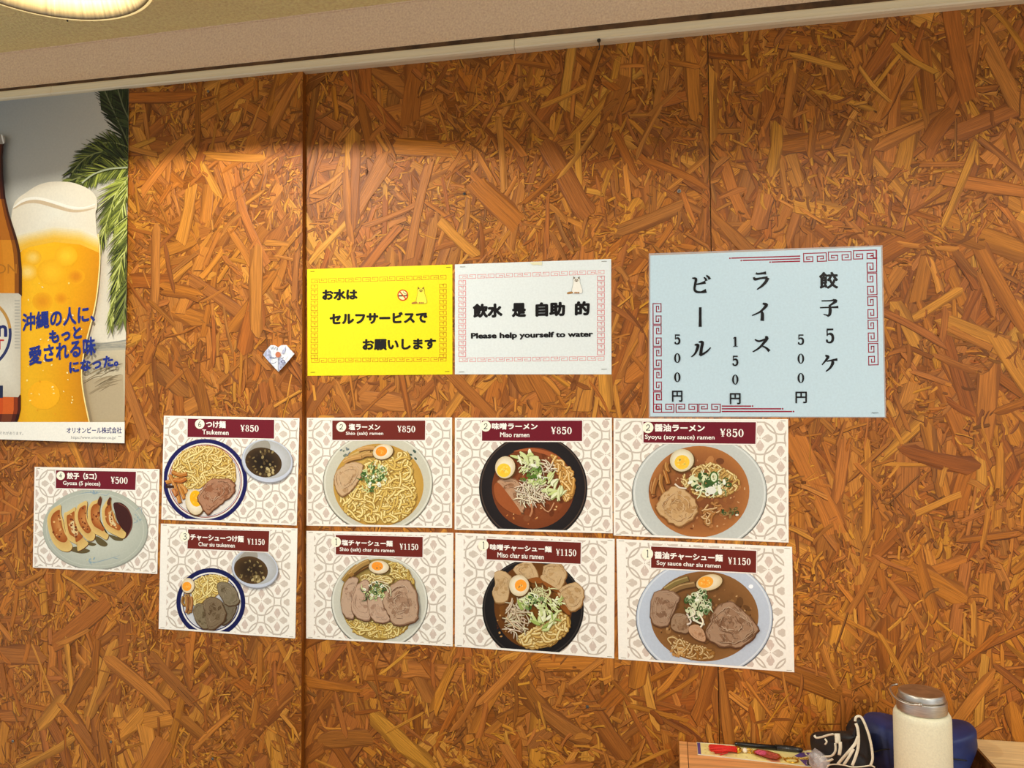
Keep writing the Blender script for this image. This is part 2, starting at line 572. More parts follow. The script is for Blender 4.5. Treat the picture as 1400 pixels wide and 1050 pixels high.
# ------------------------------------------------------------------ pendant lamp
RIM = EYE + 0.600
pr = T(45, 16, RIM)
hd = Vector((pr.x - CAM.x, pr.y - CAM.y, 0)).normalized()
RL = 0.145
lc = Vector((pr.x, pr.y, 0)) - hd * RL
m, nt, p = mat('lit_lamp_shade')
tc = N(nt, 'ShaderNodeTexCoord'); no = N(nt, 'ShaderNodeTexNoise')
mp = N(nt, 'ShaderNodeMapping'); mp.inputs['Scale'].default_value = (1, 1, 1)
gr = N(nt, 'ShaderNodeTexGradient', gradient_type='RADIAL')
nt.links.new(tc.outputs['Object'], gr.inputs['Vector'])
ml = N(nt, 'ShaderNodeMath', operation='MULTIPLY'); ml.inputs[1].default_value = 90.0
nt.links.new(gr.outputs['Fac'], ml.inputs[0])
cx = N(nt, 'ShaderNodeCombineXYZ'); nt.links.new(ml.outputs['Value'], cx.inputs['X'])
no.inputs['Scale'].default_value = 1.6; no.inputs['Detail'].default_value = 3
nt.links.new(cx.outputs['Vector'], no.inputs['Vector'])
cr = N(nt, 'ShaderNodeValToRGB')
cr.color_ramp.elements[0].position = .35; cr.color_ramp.elements[1].position = .65
cr.color_ramp.elements[0].color = lin((84, 66, 34)); cr.color_ramp.elements[1].color = lin((112, 92, 54))
nt.links.new(no.outputs['Fac'], cr.inputs['Fac'])
nt.links.new(cr.outputs['Color'], p.inputs['Base Color'])
nt.links.new(cr.outputs['Color'], p.inputs['Emission Color'])
p.inputs['Emission Strength'].default_value = 0.5
p.inputs['Roughness'].default_value = 0.8
M_SHADE = m
pl = empty('pendant_lamp', (lc.x, lc.y, RIM), 'round pendant lamp with a glowing cream shade near the ceiling', 'lamp')
bm = bmesh.new()
out = [(RL, 0.0), (RL * .93, 0.022), (RL * .72, 0.055), (RL * .42, 0.085), (RL * .2, 0.098), (0.022, 0.102)]
add_lathe(bm, out + [(r_ - 0.0025, z_ - 0.003) for r_, z_ in reversed(out[:-1])] , (0, 0, 0), 64, 0, False, False)
bm.verts.ensure_lookup_table()
nv = 64
for j in range(nv):
    bm.faces.new((bm.verts[j], bm.verts[(j + 1) % nv], bm.verts[len(bm.verts) - nv + (j + 1) % nv], bm.verts[len(bm.verts) - nv + j]))
bmesh.ops.recalc_face_normals(bm, faces=bm.faces)
bm_obj('lamp_shade', bm, M_SHADE, pl, True)
bm = bmesh.new()
add_tube(bm, [(RL * math.cos(k * math.pi / 36), RL * math.sin(k * math.pi / 36), -0.0005) for k in range(72)], 0.0028, 8, closed=True)
mr_ = simple('shade_rim_paper', (250, 232, 186), 0.7, noise=.02)
mr_.node_tree.nodes['Principled BSDF'].inputs['Emission Color'].default_value = lin((255, 226, 150))
mr_.node_tree.nodes['Principled BSDF'].inputs['Emission Strength'].default_value = 0.6
bm_obj('shade_rim', bm, mr_, pl, True)
bm = bmesh.new()
add_lathe(bm, [(0.0135, 0.104), (0.0135, 0.07), (0.012, 0.066)], (0, 0, 0), 20)
bm_obj('lamp_socket', bm, simple('socket', (230, 220, 200), .5), pl, True)
bm = bmesh.new()
add_tube(bm, [(0, 0, 0.10), (0, 0, ceil_z(lc.x) - RIM - 0.0005)], 0.003, 10)
add_lathe(bm, [(0.03, ceil_z(lc.x) - RIM - 0.016), (0.035, ceil_z(lc.x) - RIM - 0.0008)], (0, 0, 0), 24)
bm_obj('lamp_cord', bm, simple('white_cord', (215, 205, 185), .5), pl)
mb, nt, p = mat('lit_bulb')
p.inputs['Base Color'].default_value = (1, .9, .75, 1)
p.inputs['Emission Color'].default_value = (1, .85, .62, 1)
p.inputs['Emission Strength'].default_value = 6.0
tcb = N(nt, 'ShaderNodeTexCoord'); nb = N(nt, 'ShaderNodeTexNoise'); nt.links.new(tcb.outputs['Object'], nb.inputs['Vector'])
rb = N(nt, 'ShaderNodeMapRange'); rb.inputs['To Min'].default_value = .25; rb.inputs['To Max'].default_value = .3
nt.links.new(nb.outputs['Fac'], rb.inputs['Value']); nt.links.new(rb.outputs['Result'], p.inputs['Roughness'])
bm = bmesh.new()
add_lathe(bm, [(0.003, 0.030), (0.015, 0.033), (0.022, 0.042), (0.022, 0.05), (0.016, 0.06), (0.0125, 0.068)], (0, 0, 0), 24)
bm_obj('bulb', bm, mb, pl, True)
lamp('pendant_light', 'POINT', (lc.x, lc.y, RIM + 0.0225), 19.0, (1.0, 0.99, 0.91), shadow_soft_size=0.006)


# ------------------------------------------------------------------ printed sheets: drawing helpers
STEP = 8.0e-6
FINE = 5.0e-6


def smooth(pts, k=4, closed=True):
    n = len(pts)
    out = []
    for i in range(n if closed else n - 1):
        p0, p1, p2, p3 = (pts[(i + j - 1) % n] for j in range(4)) if closed else (pts[max(i - 1, 0)], pts[i], pts[i + 1], pts[min(i + 2, n - 1)])
        for s in range(k):
            t = s / k
            out.append(tuple(0.5 * (2 * p1[a] + (p2[a] - p0[a]) * t + (2 * p0[a] - 5 * p1[a] + 4 * p2[a] - p3[a]) * t * t + (3 * p1[a] - p0[a] - 3 * p2[a] + p3[a]) * t ** 3) for a in (0, 1)))
    if not closed: out.append(tuple(pts[-1]))
    return out


def ell(cx, cy, rx, ry, rot=0.0, n=28, a0=0.0, a1=2 * math.pi):
    ca, sa = math.cos(math.radians(rot)), math.sin(math.radians(rot))
    full = abs(a1 - a0 - 2 * math.pi) < 1e-6
    m = n if full else n + 1
    return [(cx + rx * math.cos(a) * ca - ry * math.sin(a) * sa, cy + rx * math.cos(a) * sa + ry * math.sin(a) * ca) for a in (a0 + (a1 - a0) * i / n for i in range(m))]


def inside(pt, poly):
    x, y = pt
    c = False
    j = len(poly) - 1
    for i in range(len(poly)):
        xi, yi = poly[i]; xj, yj = poly[j]
        if (yi > y) != (yj > y) and x < (xj - xi) * (y - yi) / (yj - yi) + xi: c = not c
        j = i
    return c


def clip_poly(pts, cols, clip):
    """Sutherland-Hodgman against a convex polygon (clockwise on the page), interpolating colours"""
    area = sum(clip[i][0] * clip[(i + 1) % len(clip)][1] - clip[(i + 1) % len(clip)][0] * clip[i][1] for i in range(len(clip)))
    sg = 1 if area > 0 else -1
    P = list(zip(pts, cols))
    for i in range(len(clip)):
        (ax, ay), (bx, by) = clip[i], clip[(i + 1) % len(clip)]
        f = lambda p: sg * ((bx - ax) * (p[1] - ay) - (by - ay) * (p[0] - ax))
        out = []
        for k in range(len(P)):
            (p, cp), (q, cq) = P[k], P[(k + 1) % len(P)]
            fp, fq = f(p), f(q)
            if fp >= 0: out.append((p, cp))
            if (fp >= 0) != (fq >= 0):
                t = fp / (fp - fq)
                out.append(((p[0] + (q[0] - p[0]) * t, p[1] + (q[1] - p[1]) * t), tuple(cp[a] + (cq[a] - cp[a]) * t for a in range(4))))
        P = out
        if len(P) < 3: return None, None
    return [p for p, _ in P], [c for _, c in P]


class Sheet:
    """one printed thing lying against a board: parts are drawn into it, each on its own thin ink layer"""

    def __init__(s, name, quad, plane, label, cat, group=None, material=None):
        s.plane, s.lay, s.r = plane, 0.0004, random.Random(name + label)
        s.mat = material or M_PRINT
        cs = [W(x, y, plane) for x, y in quad]
        loc = sum(cs, Vector()) / len(cs)
        loc.y = plane
        s.root = empty(name, loc, label, cat, group)
        s.loc = loc
        s.quad = quad
        s.clip = None
        s.warp = None
        s.hold = False
        s.st = STEP
        s.f = lambda x, y: (x, y)
        s.parts = []
        s.cur = None

    def crop(s, ox, oy, k):
        s.k_ = k
        s.f = lambda x, y: (ox + x / k, oy + y / k)
        return s

    def part(s, name, parent=None, label=None):
        s.cur = dict(name=name, V=[], F=[], C=[], parent=parent, label=label)
        s.parts.append(s.cur)
        return s.cur

    def pt(s, x, y):
        px, py = s.f(x, y)
        if s.warp: px = s.warp(px, py)
        return W(px, py, s.plane - s.lay) - s.loc

    def poly(s, pts, col, cols=None):
        cols = cols or [lin(col)] * len(pts)
        if s.clip:
            pts, cols = clip_poly(pts, cols, s.clip)
            if not pts: return
        if not s.hold: s.lay += s.st
        c = s.cur
        b = len(c['V'])
        c['V'] += [s.pt(x, y) for x, y in pts]
        c['F'].append(tuple(range(b, b + len(pts))))
        c['C'] += cols

    def blob(s, pts, col, k=4):
        s.poly(smooth(pts, k), col)

    def grad(s, ctr, ring, c_in, c_out, n=5, power=1.0):
        """fill from rim towards centre with colour gradient"""
        m = len(ring)
        if not s.hold: s.lay += s.st
        for k in range(n):
            a, b = 1 - k / n, 1 - (k + 1) / n
            ca, cb = lin(mixc(c_in, c_out, a ** power)), lin(mixc(c_in, c_out, b ** power))
            A = [(ctr[0] + (x - ctr[0]) * a, ctr[1] + (y - ctr[1]) * a) for x, y in ring]
            B = [(ctr[0] + (x - ctr[0]) * b, ctr[1] + (y - ctr[1]) * b) for x, y in ring]
            for i in range(m):
                j = (i + 1) % m
                if k == n - 1:
                    s._face([A[i], A[j], ctr], [ca, ca, cb])
                else:
                    s._face([A[i], A[j], B[j], B[i]], [ca, ca, cb, cb])

    def _face(s, pts, cols):
        if s.clip:
            pts, cols = clip_poly(pts, cols, s.clip)
            if not pts: return
        c = s.cur
        b = len(c['V'])
        c['V'] += [s.pt(x, y) for x, y in pts]
        c['F'].append(tuple(range(b, b + len(pts))))
        c['C'] += cols

    def ring(s, cx, cy, r_out, r_in, col, rot=0, n=40, a0=0.0, a1=2 * math.pi):
        if not s.hold: s.lay += s.st
        A, B = ell(cx, cy, r_out[0], r_out[1], rot, n, a0, a1), ell(cx, cy, r_in[0], r_in[1], rot, n, a0, a1)
        m = len(A)
        full = abs(a1 - a0 - 2 * math.pi) < 1e-6
        for i in range(m if full else m - 1):
            j = (i + 1) % m
            s._face([A[i], A[j], B[j], B[i]], [lin(col)] * 4)

    def stroke(s, pts, w, col, sm=0, taper=False):
        if sm: pts = smooth(pts, sm, False)
        n = len(pts)
        ws = w if isinstance(w, (list, tuple)) else [w] * n
        if len(ws) != n:
            ws = [ws[0] + (0) if len(ws) == 1 else ws[min(int(i / (n - 1) * (len(ws) - 1)), len(ws) - 2)] + (ws[min(int(i / (n - 1) * (len(ws) - 1)) + 1, len(ws) - 1)] - ws[min(int(i / (n - 1) * (len(ws) - 1)), len(ws) - 2)]) * (i / (n - 1) * (len(ws) - 1) - min(int(i / (n - 1) * (len(ws) - 1)), len(ws) - 2)) for i in range(n)]
        if taper:
            ws = [v * min(1.0, 0.35 + 2.2 * min(i, n - 1 - i) / n) for i, v in enumerate(ws)]
        L, R_ = [], []
        for i in range(n):
            a, b = pts[max(i - 1, 0)], pts[min(i + 1, n - 1)]
            dx, dy = b[0] - a[0], b[1] - a[1]
            d = math.hypot(dx, dy) or 1
            nx, ny = -dy / d * ws[i] / 2, dx / d * ws[i] / 2
            L.append((pts[i][0] + nx, pts[i][1] + ny)); R_.append((pts[i][0] - nx, pts[i][1] - ny))
        if not s.hold: s.lay += s.st
        cl = lin(col)
        for i in range(n - 1):
            s._face([L[i], L[i + 1], R_[i + 1], R_[i]], [cl] * 4)

    def lines(s, pts, w, col, sharp=True):
        """polyline with square corners"""
        if not s.hold: s.lay += s.st
        cl = lin(col)
        for (ax, ay), (bx, by) in zip(pts, pts[1:]):
            d = math.hypot(bx - ax, by - ay) or 1
            ux, uy = (bx - ax) / d * w / 2, (by - ay) / d * w / 2
            s._face([(ax - ux - uy, ay - uy + ux), (bx + ux - uy, by + uy + ux), (bx + ux + uy, by + uy - ux), (ax - ux + uy, ay - uy - ux)], [cl] * 4)

    # --- lettering -------------------------------------------------
    def text(s, txt, tl, tr, bl, col, bold=0.0, shear=0.0, gap=1.0):
        cu = bpy.data.curves.new('lettering', 'FONT')
        cu.body = txt
        cu.resolution_u = 3
        cu.space_character = gap
        cu.shear = shear
        cu.fill_mode = 'FRONT'
        o = bpy.data.objects.new('lettering', cu)
        COL.objects.link(o)
        dg = bpy.context.evaluated_depsgraph_get()
        me = bpy.data.meshes.new_from_object(o.evaluated_get(dg))
        vs = [(v.co.x, v.co.y) for v in me.vertices]
        fs = [tuple(p.vertices) for p in me.polygons]
        bpy.data.objects.remove(o)
        bpy.data.curves.remove(cu)
        bpy.data.meshes.remove(me)
        if not vs: return
        xa, xb = min(v[0] for v in vs), max(v[0] for v in vs)
        ya, yb = min(v[1] for v in vs), max(v[1] for v in vs)
        c = s.cur
        cl = lin(col)
        # heavy lettering: the glyphs are struck several times, each strike slightly offset
        offs = [(0, 0)] if bold <= 0 else [(bold * math.cos(k * math.pi / 4), bold * math.sin(k * math.pi / 4)) for k in range(8)]
        xa -= bold; xb += bold; ya -= bold; yb += bold
        for dx, dy in offs:
            s.lay += STEP
            b = len(c['V'])
            for x, y in vs:
                u, v = (x + dx - xa) / max(xb - xa, 1e-6), (yb - y - dy) / max(yb - ya, 1e-6)
                c['V'].append(s.pt(tl[0] + (tr[0] - tl[0]) * u + (bl[0] - tl[0]) * v, tl[1] + (tr[1] - tl[1]) * u + (bl[1] - tl[1]) * v))
            for f in fs:
                c['F'].append(tuple(b + i for i in f))
                c['C'] += [cl] * len(f)

    def serif(s, txt, tl, tr, bl, col):
        """roman figures with thick and thin strokes, drawn glyph by glyph in a unit box"""
        n = len(txt)
        old = s.f
        l0 = s.lay + STEP
        for i, ch in enumerate(txt):
            s.lay = l0
            wch = 0.90 / n
            o = (tl[0] + (tr[0] - tl[0]) * (i / n + .05 / n), tl[1] + (tr[1] - tl[1]) * (i / n + .05 / n))
            U = ((tr[0] - tl[0]) * wch, (tr[1] - tl[1]) * wch)
            V = (bl[0] - tl[0], bl[1] - tl[1])
            s.f = lambda x, y, o=o, U=U, V=V: old(o[0] + U[0] * x + V[0] * y, o[1] + U[1] * x + V[1] * y)
            R2 = lambda x0, y0, x1, y1: s.poly([(x0, y0), (x1, y0), (x1, y1), (x0, y1)], col)
            if ch == '0':
                s.ring(.5, .5, (.48, .5), (.20, .43), col, n=28)
            elif ch == '1':
                R2(.38, .02, .66, .96); R2(.18, .94, .86, 1.0); s.poly([(.16, .14), (.45, 0), (.5, .12), (.2, .2)], col)
            elif ch == '5':
                R2(.16, 0, .88, .13); R2(.15, .05, .28, .52)
                s.stroke([(.19, .50), (.34, .39), (.56, .37), (.76, .48), (.82, .66), (.76, .85), (.55, .97), (.30, .96), (.13, .85)], [.09, .11, .18, .26, .30, .26, .14, .13, .22], col, 3)
                s.poly(ell(.18, .84, .12, .09, n=12), col)
            elif ch == '8':
                s.ring(.5, .24, (.37, .24), (.17, .19), col, n=24); s.ring(.5, .72, (.44, .28), (.2, .22), col, n=24)
            else:
                s.stroke([(.12, .02), (.5, .52)], .24, col); s.stroke([(.9, .02), (.5, .52)], .12, col); R2(.39, .48, .61, .98)
                R2(.16, .50, .84, .57); R2(.16, .66, .84, .73); R2(.26, .95, .74, 1); R2(0, 0, .34, .05); R2(.7, 0, 1, .05)
        s.f = old
        s.lay = l0 + 10 * STEP

    # --- build -------------------------------------------------------
    def build(s, thick=0.0004, sheet_col=(250, 244, 232), outline=None, edge_cols=None):
        outline = outline or s.quad
        s_f, lay = s.f, s.lay
        bm = bmesh.new()
        A = [W(x, y, s.plane - 0.0004) - s.loc for x, y in outline]
        B = [v + Vector((0, 0.00038, 0)) for v in A]
        add_prism(bm, A, B)
        lay_c = bm.loops.layers.float_color.new('col')
        for f in bm.faces:
            for l in f.loops: l[lay_c] = lin(sheet_col)
        bm_obj('sheet', bm, s.mat, s.root)
        objs = {}
        for c in s.parts:
            if not c['V']: continue
            me = bpy.data.meshes.new(c['name'])
            me.from_pydata([tuple(v) for v in c['V']], [], c['F'])
            at = me.attributes.new('col', 'FLOAT_COLOR', 'CORNER')
            at.data.foreach_set('color', np.array(c['C'], dtype=np.float32).ravel())
            par = objs.get(id(c['parent']), s.root) if c['parent'] else s.root
            o = obj(c['name'], me, s.mat, par)
            objs[id(c)] = o
            if c['label']: o['label'] = c['label']
        return s.root


# --- food drawing -----------------------------------------------------
def noodles(s, region, n, w, base, spread=0.9, a0=None, L=(60, 170), dark=0.62, bed=False, cycle=90):
    r = s.r
    xs, ys = [p[0] for p in region], [p[1] for p in region]
    if bed: s.poly(region, mixc(base, (120, 72, 20), .42))
    lay0 = s.lay
    s.st = FINE
    for k in range(int(n * 1.5)):
        s.lay = lay0 + 3 * FINE * (k % cycle)
        for _ in range(60):
            x, y = r.uniform(min(xs), max(xs)), r.uniform(min(ys), max(ys))
            if inside((x, y), region): break
        a = (a0 if a0 is not None else 0) + r.gauss(0, spread)
        pts = [(x, y)]
        curv = r.uniform(-.35, .35)
        step = r.uniform(*L) / 9
        for _ in range(9):
            a += curv + r.gauss(0, .12)
            if r.random() < .12: curv = -curv
            nx, ny = x + math.cos(a) * step, y + math.sin(a) * step
            if not inside((nx, ny), region):
                a += 1.3 if curv >= 0 else -1.3
                nx, ny = x + math.cos(a) * step, y + math.sin(a) * step
                if not inside((nx, ny), region): break
            x, y = nx, ny
            pts.append((x, y))
        if len(pts) < 3: continue
        pts = smooth(pts, 2, False)
        t = r.random()
        c = mixc(mixc(base, (255, 240, 170), .30), mixc(base, (170, 116, 42), .28), t)
        s.stroke(pts, w * 1.4, mixc(c, (104, 60, 12), dark * .95))
        s.stroke([(p[0] - w * .08, p[1] - w * .12) for p in pts], w * .92, c)
        if t < .7: s.stroke([(p[0] - w * .2, p[1] - w * .22) for p in pts], w * .3, mixc(c, (255, 250, 215), .55))
    s.lay = lay0 + 3 * FINE * min(n * 1.5, cycle) + 2 * STEP
    s.st = STEP


def pork(s, pts, base, seed_lines=7, dark=(74, 44, 24), fat=(232, 212, 184)):
    r = s.r
    ring = smooth(pts, 4)
    cx, cy = sum(p[0] for p in ring) / len(ring), sum(p[1] for p in ring) / len(ring)
    sz = max(p[0] for p in ring) - min(p[0] for p in ring)
    k = sz * .022
    jr = [(x + r.uniform(-k, k), y + r.uniform(-k, k)) for x, y in ring]
    s.poly([(cx + (x - cx) * 1.03 + 3, cy + (y - cy) * 1.03 + 6) for x, y in jr], mixc(base, dark, .8))
    s.poly(jr, mixc(base, dark, .28))
    s.poly([(cx + (x - cx) * .95 + r.uniform(-k, k) * .6, cy + (y - cy) * .95 + r.uniform(-k, k) * .6) for x, y in jr], mixc(base, fat, .22))
    # muscle patches
    l0 = s.lay
    for q_ in range(seed_lines * 3):
        s.lay = l0 + FINE * q_
        x, y = cx + r.gauss(0, sz * .26), cy + r.gauss(0, sz * .26)
        rr = sz * r.uniform(.05, .16)
        a = r.uniform(0, 180)
        q = [(u + r.uniform(-k, k), v + r.uniform(-k, k)) for u, v in ell(x, y, rr, rr * r.uniform(.4, .8), a, 12)]
        if all(inside(p, jr) for p in q):
            s.poly(q, mixc(base, dark if r.random() < .42 else fat, r.uniform(.06, .24)))
    s.lay = l0 + FINE * seed_lines * 3 + STEP
    # seams following the contour
    m = len(ring)
    for _ in range(seed_lines + 3):
        f = r.uniform(.25, .9)
        i0, ln = r.randrange(m), r.randint(m // 8, m // 3)
        line = [(cx + (ring[(i0 + i) % m][0] - cx) * f + r.uniform(-k, k) * .7, cy + (ring[(i0 + i) % m][1] - cy) * f + r.uniform(-k, k) * .7) for i in range(ln)]
        if len(line) > 2:
            s.stroke(line, sz * r.uniform(.008, .02), mixc(base, dark, r.uniform(.35, .75)), 0, True)
            if r.random() < .6: s.stroke([(x - sz * .012, y - sz * .014) for x, y in line], sz * r.uniform(.01, .02), mixc(base, fat, r.uniform(.3, .6)), 0, True)
    s.lay += STEP
    s.hold = True
    for _ in range(seed_lines * 6):
        x, y = cx + r.gauss(0, sz * .3), cy + r.gauss(0, sz * .3)
        a, L = r.gauss(1.0, .6), sz * r.uniform(.03, .10)
        ln = [(x, y), (x + L * math.cos(a), y + L * math.sin(a))]
        if all(inside(p, jr) for p in ln): s.stroke(ln, sz * r.uniform(.006, .014), mixc(base, dark if r.random() < .55 else fat, r.uniform(.2, .5)))
    s.hold = False


def egg(s, cx, cy, rx, ry, rot, yc, yr, yolk, white=(236, 222, 190)):
    s.poly(ell(cx + rx * .05, cy + ry * .08, rx * 1.05, ry * 1.05, rot), (95, 65, 30))
    s.grad((cx, cy), ell(cx, cy, rx, ry, rot), mixc(white, (255, 250, 235), .5), mixc(white, (190, 160, 110), .45), 4, 2.5)
    s.grad(yc, ell(yc[0], yc[1], yr[0], yr[1], rot, 22), mixc(yolk, (255, 120, 20), .25), yolk, 4)
    s.lay += STEP
    s.hold = True
    for _ in range(10):
        s.poly(ell(yc[0] + s.r.uniform(-.5, .5) * yr[0], yc[1] + s.r.uniform(-.5, .5) * yr[1], yr[0] * .16, yr[1] * .12, s.r.uniform(0, 180), 8), mixc(yolk, (255, 240, 170), s.r.uniform(.1, .5)))
    s.hold = False


def scallion(s, cx, cy, rx, ry, n, size, green=(66, 100, 44), pale=(206, 216, 150)):
    r = s.r
    l0 = s.lay
    for k in range(n):
        s.lay = l0 + FINE * k
        a, d = r.uniform(0, 6.28), math.sqrt(r.random())
        x, y = cx + rx * d * math.cos(a), cy + ry * d * math.sin(a)
        c = r.choice((green, green, mixc(green, pale, .4), pale, pale, (236, 236, 214)))
        sz = size * r.uniform(.6, 1.2)
        t = r.random()
        if t < .45:
            s.ring(x, y, (sz, sz * .7), (sz * .55, sz * .34), c, r.uniform(0, 180), 12)
        elif t < .75:
            s.poly(ell(x, y, sz, sz * .55, r.uniform(0, 180), 9), c)
        else:
            L = sz * 2.6; a = r.uniform(0, 6.28)
            s.stroke([(x, y), (x + L * .5 * math.cos(a), y + L * .5 * math.sin(a)), (x + L * math.cos(a + .7), y + L * math.sin(a + .7))], sz * .4, c, 3, True)
    s.lay = l0 + FINE * n + STEP


def sticks(s, pts_list, w, base):
    for p in pts_list:
        c = jit(base, 18, s.r)
        s.stroke([(x + w * .18, y + w * .2) for x, y in p], w * 1.12, mixc(c, (50, 25, 5), .6), 3)
        s.stroke(p, w, c, 3)
        s.stroke([(x - w * .2, y - w * .2) for x, y in p], w * .22, mixc(c, (250, 215, 150), .4), 3)


def specks(s, cx, cy, rx, ry, n, sz, cols):
    l0 = s.lay + STEP
    for q in range(n):
        s.lay = l0 + FINE * q
        a, d = s.r.uniform(0, 6.28), math.sqrt(s.r.random())
        s.poly(ell(cx + rx * d * math.cos(a), cy + ry * d * math.sin(a), sz * s.r.uniform(.6, 1.6), sz * s.r.uniform(.5, 1.1), s.r.uniform(0, 180), 8), s.r.choice(cols))
    s.lay = l0 + FINE * n + STEP


# ------------------------------------------------------------------ menu cards
PAT = (212, 199, 184)


def menu_card(label, quad, plane, crop, mx, phase, banner, bancol, sticker, num, jp, price, en, dish):
    s = Sheet('menu_card', quad, plane, label, 'menu card', 'laminated menu cards in two rows on the wall')
    TLq, TRq, BRq, BLq = quad

    def mm(u, v):
        a, b = u / 297.0, v / 210.0
        return tuple((TLq[i] * (1 - a) + TRq[i] * a) * (1 - b) + (BLq[i] * (1 - a) + BRq[i] * a) * b for i in (0, 1))
    # printed tile pattern of interlaced rings and four-petalled flowers
    s.f = mm
    m0, m1 = mx
    my0, my1 = 4.5, 3.6
    s.clip = [(m0, my0), (297 - m1, my0), (297 - m1, 210 - my1), (m0, 210 - my1)]
    s.part('tile_pattern', label='greige tile pattern of rings and flowers')
    petal = [(2.6, 0), (6.5, 2.9), (10, 5.6), (13.2, 7.0), (15.6, 6.6), (17.0, 4.6), (19.4, 4.3), (21.4, 2.6), (22.2, 0)]
    petal = petal + [(x, -y) for x, y in reversed(petal[1:-1])]
    pg = PAT
    s.lay += STEP
    l0 = s.lay
    s.hold = True
    for jj in range(-2, 9):
        for ii in range(-2, 11):
            if (ii + jj) % 2: continue
            fx, fy = phase[0] + ii * 35.0, phase[1] + jj * 35.0
            if not (-30 < fx < 330 and -30 < fy < 240): continue
            s.lay = l0 + 2 * STEP * (jj % 2)
            s.ring(fx, fy, (29.4, 29.4), (26.7, 26.7), mixc(pg, (176, 162, 148), .3), n=44)
            for q in range(4):
                ca, sa = (1, 0, -1, 0)[q], (0, 1, 0, -1)[q]
                s.lay = l0
                s.poly([(fx + x * ca - y * sa, fy + x * sa + y * ca) for x, y in petal], mixc(pg, (214, 190, 178), .5 if q % 2 else 0))
                s.lay = l0 + STEP
                s.stroke([(fx + 4.5 * ca, fy + 4.5 * sa), (fx + 10 * ca, fy + 10 * sa)], .7, (248, 240, 228))
            s.poly(ell(fx, fy, .9, .9, n=8), (190, 170, 155))
    s.clip = None
    s.hold = False
    s.lay = l0 + 3 * STEP
    for u, v in ((4, 2.6), (284, 2.6), (4, 207), (284, 207)):
        s.part('corner_mark')
        s.poly([(u, v), (u + 9, v), (u + 9, v + .9), (u, v + .9)], (150, 140, 125))
    s.hold = False
    ox, oy, k = crop
    s.crop(ox, oy, k)
    # banner
    b = s.part('title_banner', label='dark red title banner')
    c = [sum(p[i] for p in banner) / 4 for i in (0, 1)]
    grow = lambda d: [(p[0] + (d if p[0] > c[0] else -d), p[1] + (d if p[1] > c[1] else -d)) for p in banner]
    s.poly(grow(9), (205, 188, 178))
    s.poly(grow(7), (250, 244, 234))
    s.poly(banner, bancol)
    wh = (252, 246, 236)
    s.part('japanese_title', b, 'white Japanese lettering')
    s.text(jp[0], *jp[1:], wh, bold=0.042)
    s.part('price_lettering', b, 'white price')
    s.serif(price[0], *price[1:], wh)
    s.part('english_title', b, 'small white English lettering')
    s.text(en[0], *en[1:], wh, bold=0.018)
    st = s.part('number_sticker', label='round white sticker with a handwritten number')
    x, y, r = sticker
    s.poly(ell(x, y, r, r * 1.02), (252, 248, 224))
    s.part('handwritten_number', st)
    S = {'1': [[(-.12, -.5), (.05, -.62), (.05, .55)], [(-.1, .56), (.2, .56)]], '2': [[(-.3, -.2), (-.1, -.5), (.2, -.45), (.25, -.1), (-.05, .25), (-.32, .5), (.0, .45), (.36, .5)]],
         '3': [[(-.25, -.5), (.1, -.62), (.28, -.35), (-.02, -.08), (.3, .1), (.28, .45), (-.05, .6), (-.3, .42)]],
         '4': [[(.08, -.6), (-.1, -.1), (-.28, .15), (.3, .1)], [(.12, -.25), (.05, .6)]],
         '6': [[(.15, -.62), (-.15, -.25), (-.25, .2), (-.1, .55), (.18, .5), (.25, .2), (.05, .0), (-.2, .2)]]}[num]
    for st_ in S:
        s.stroke([(x + a * r, y + b_ * r) for a, b_ in st_], r * .13, (52, 48, 44), 4)
    # dish
    s.f = lambda x, y: (x, y)
    bl_, br_ = banner[3], banner[2]
    ox, oy, k = crop
    yat = lambda x: bl_[1] + 9 + (br_[1] - bl_[1]) * (x - bl_[0]) / (br_[0] - bl_[0])
    tp = lambda u: (lambda q: (q[0], oy + yat((q[0] - ox) * k) / k))(mm(u, 30))
    lim = [tp(m0), tp(297 - m1), mm(297 - m1, 210 - my1), mm(m0, 210 - my1)]
    ox, oy, k = crop
    s.crop(ox, oy, k)
    s.clip = [((x - ox) * k, (y - oy) * k) for x, y in lim]
    dish(s)
    s.clip = None
    return s.build()


def P_egg(s, par, *a):
    s.part('egg', par, 'halved boiled egg'); egg(s, *a)


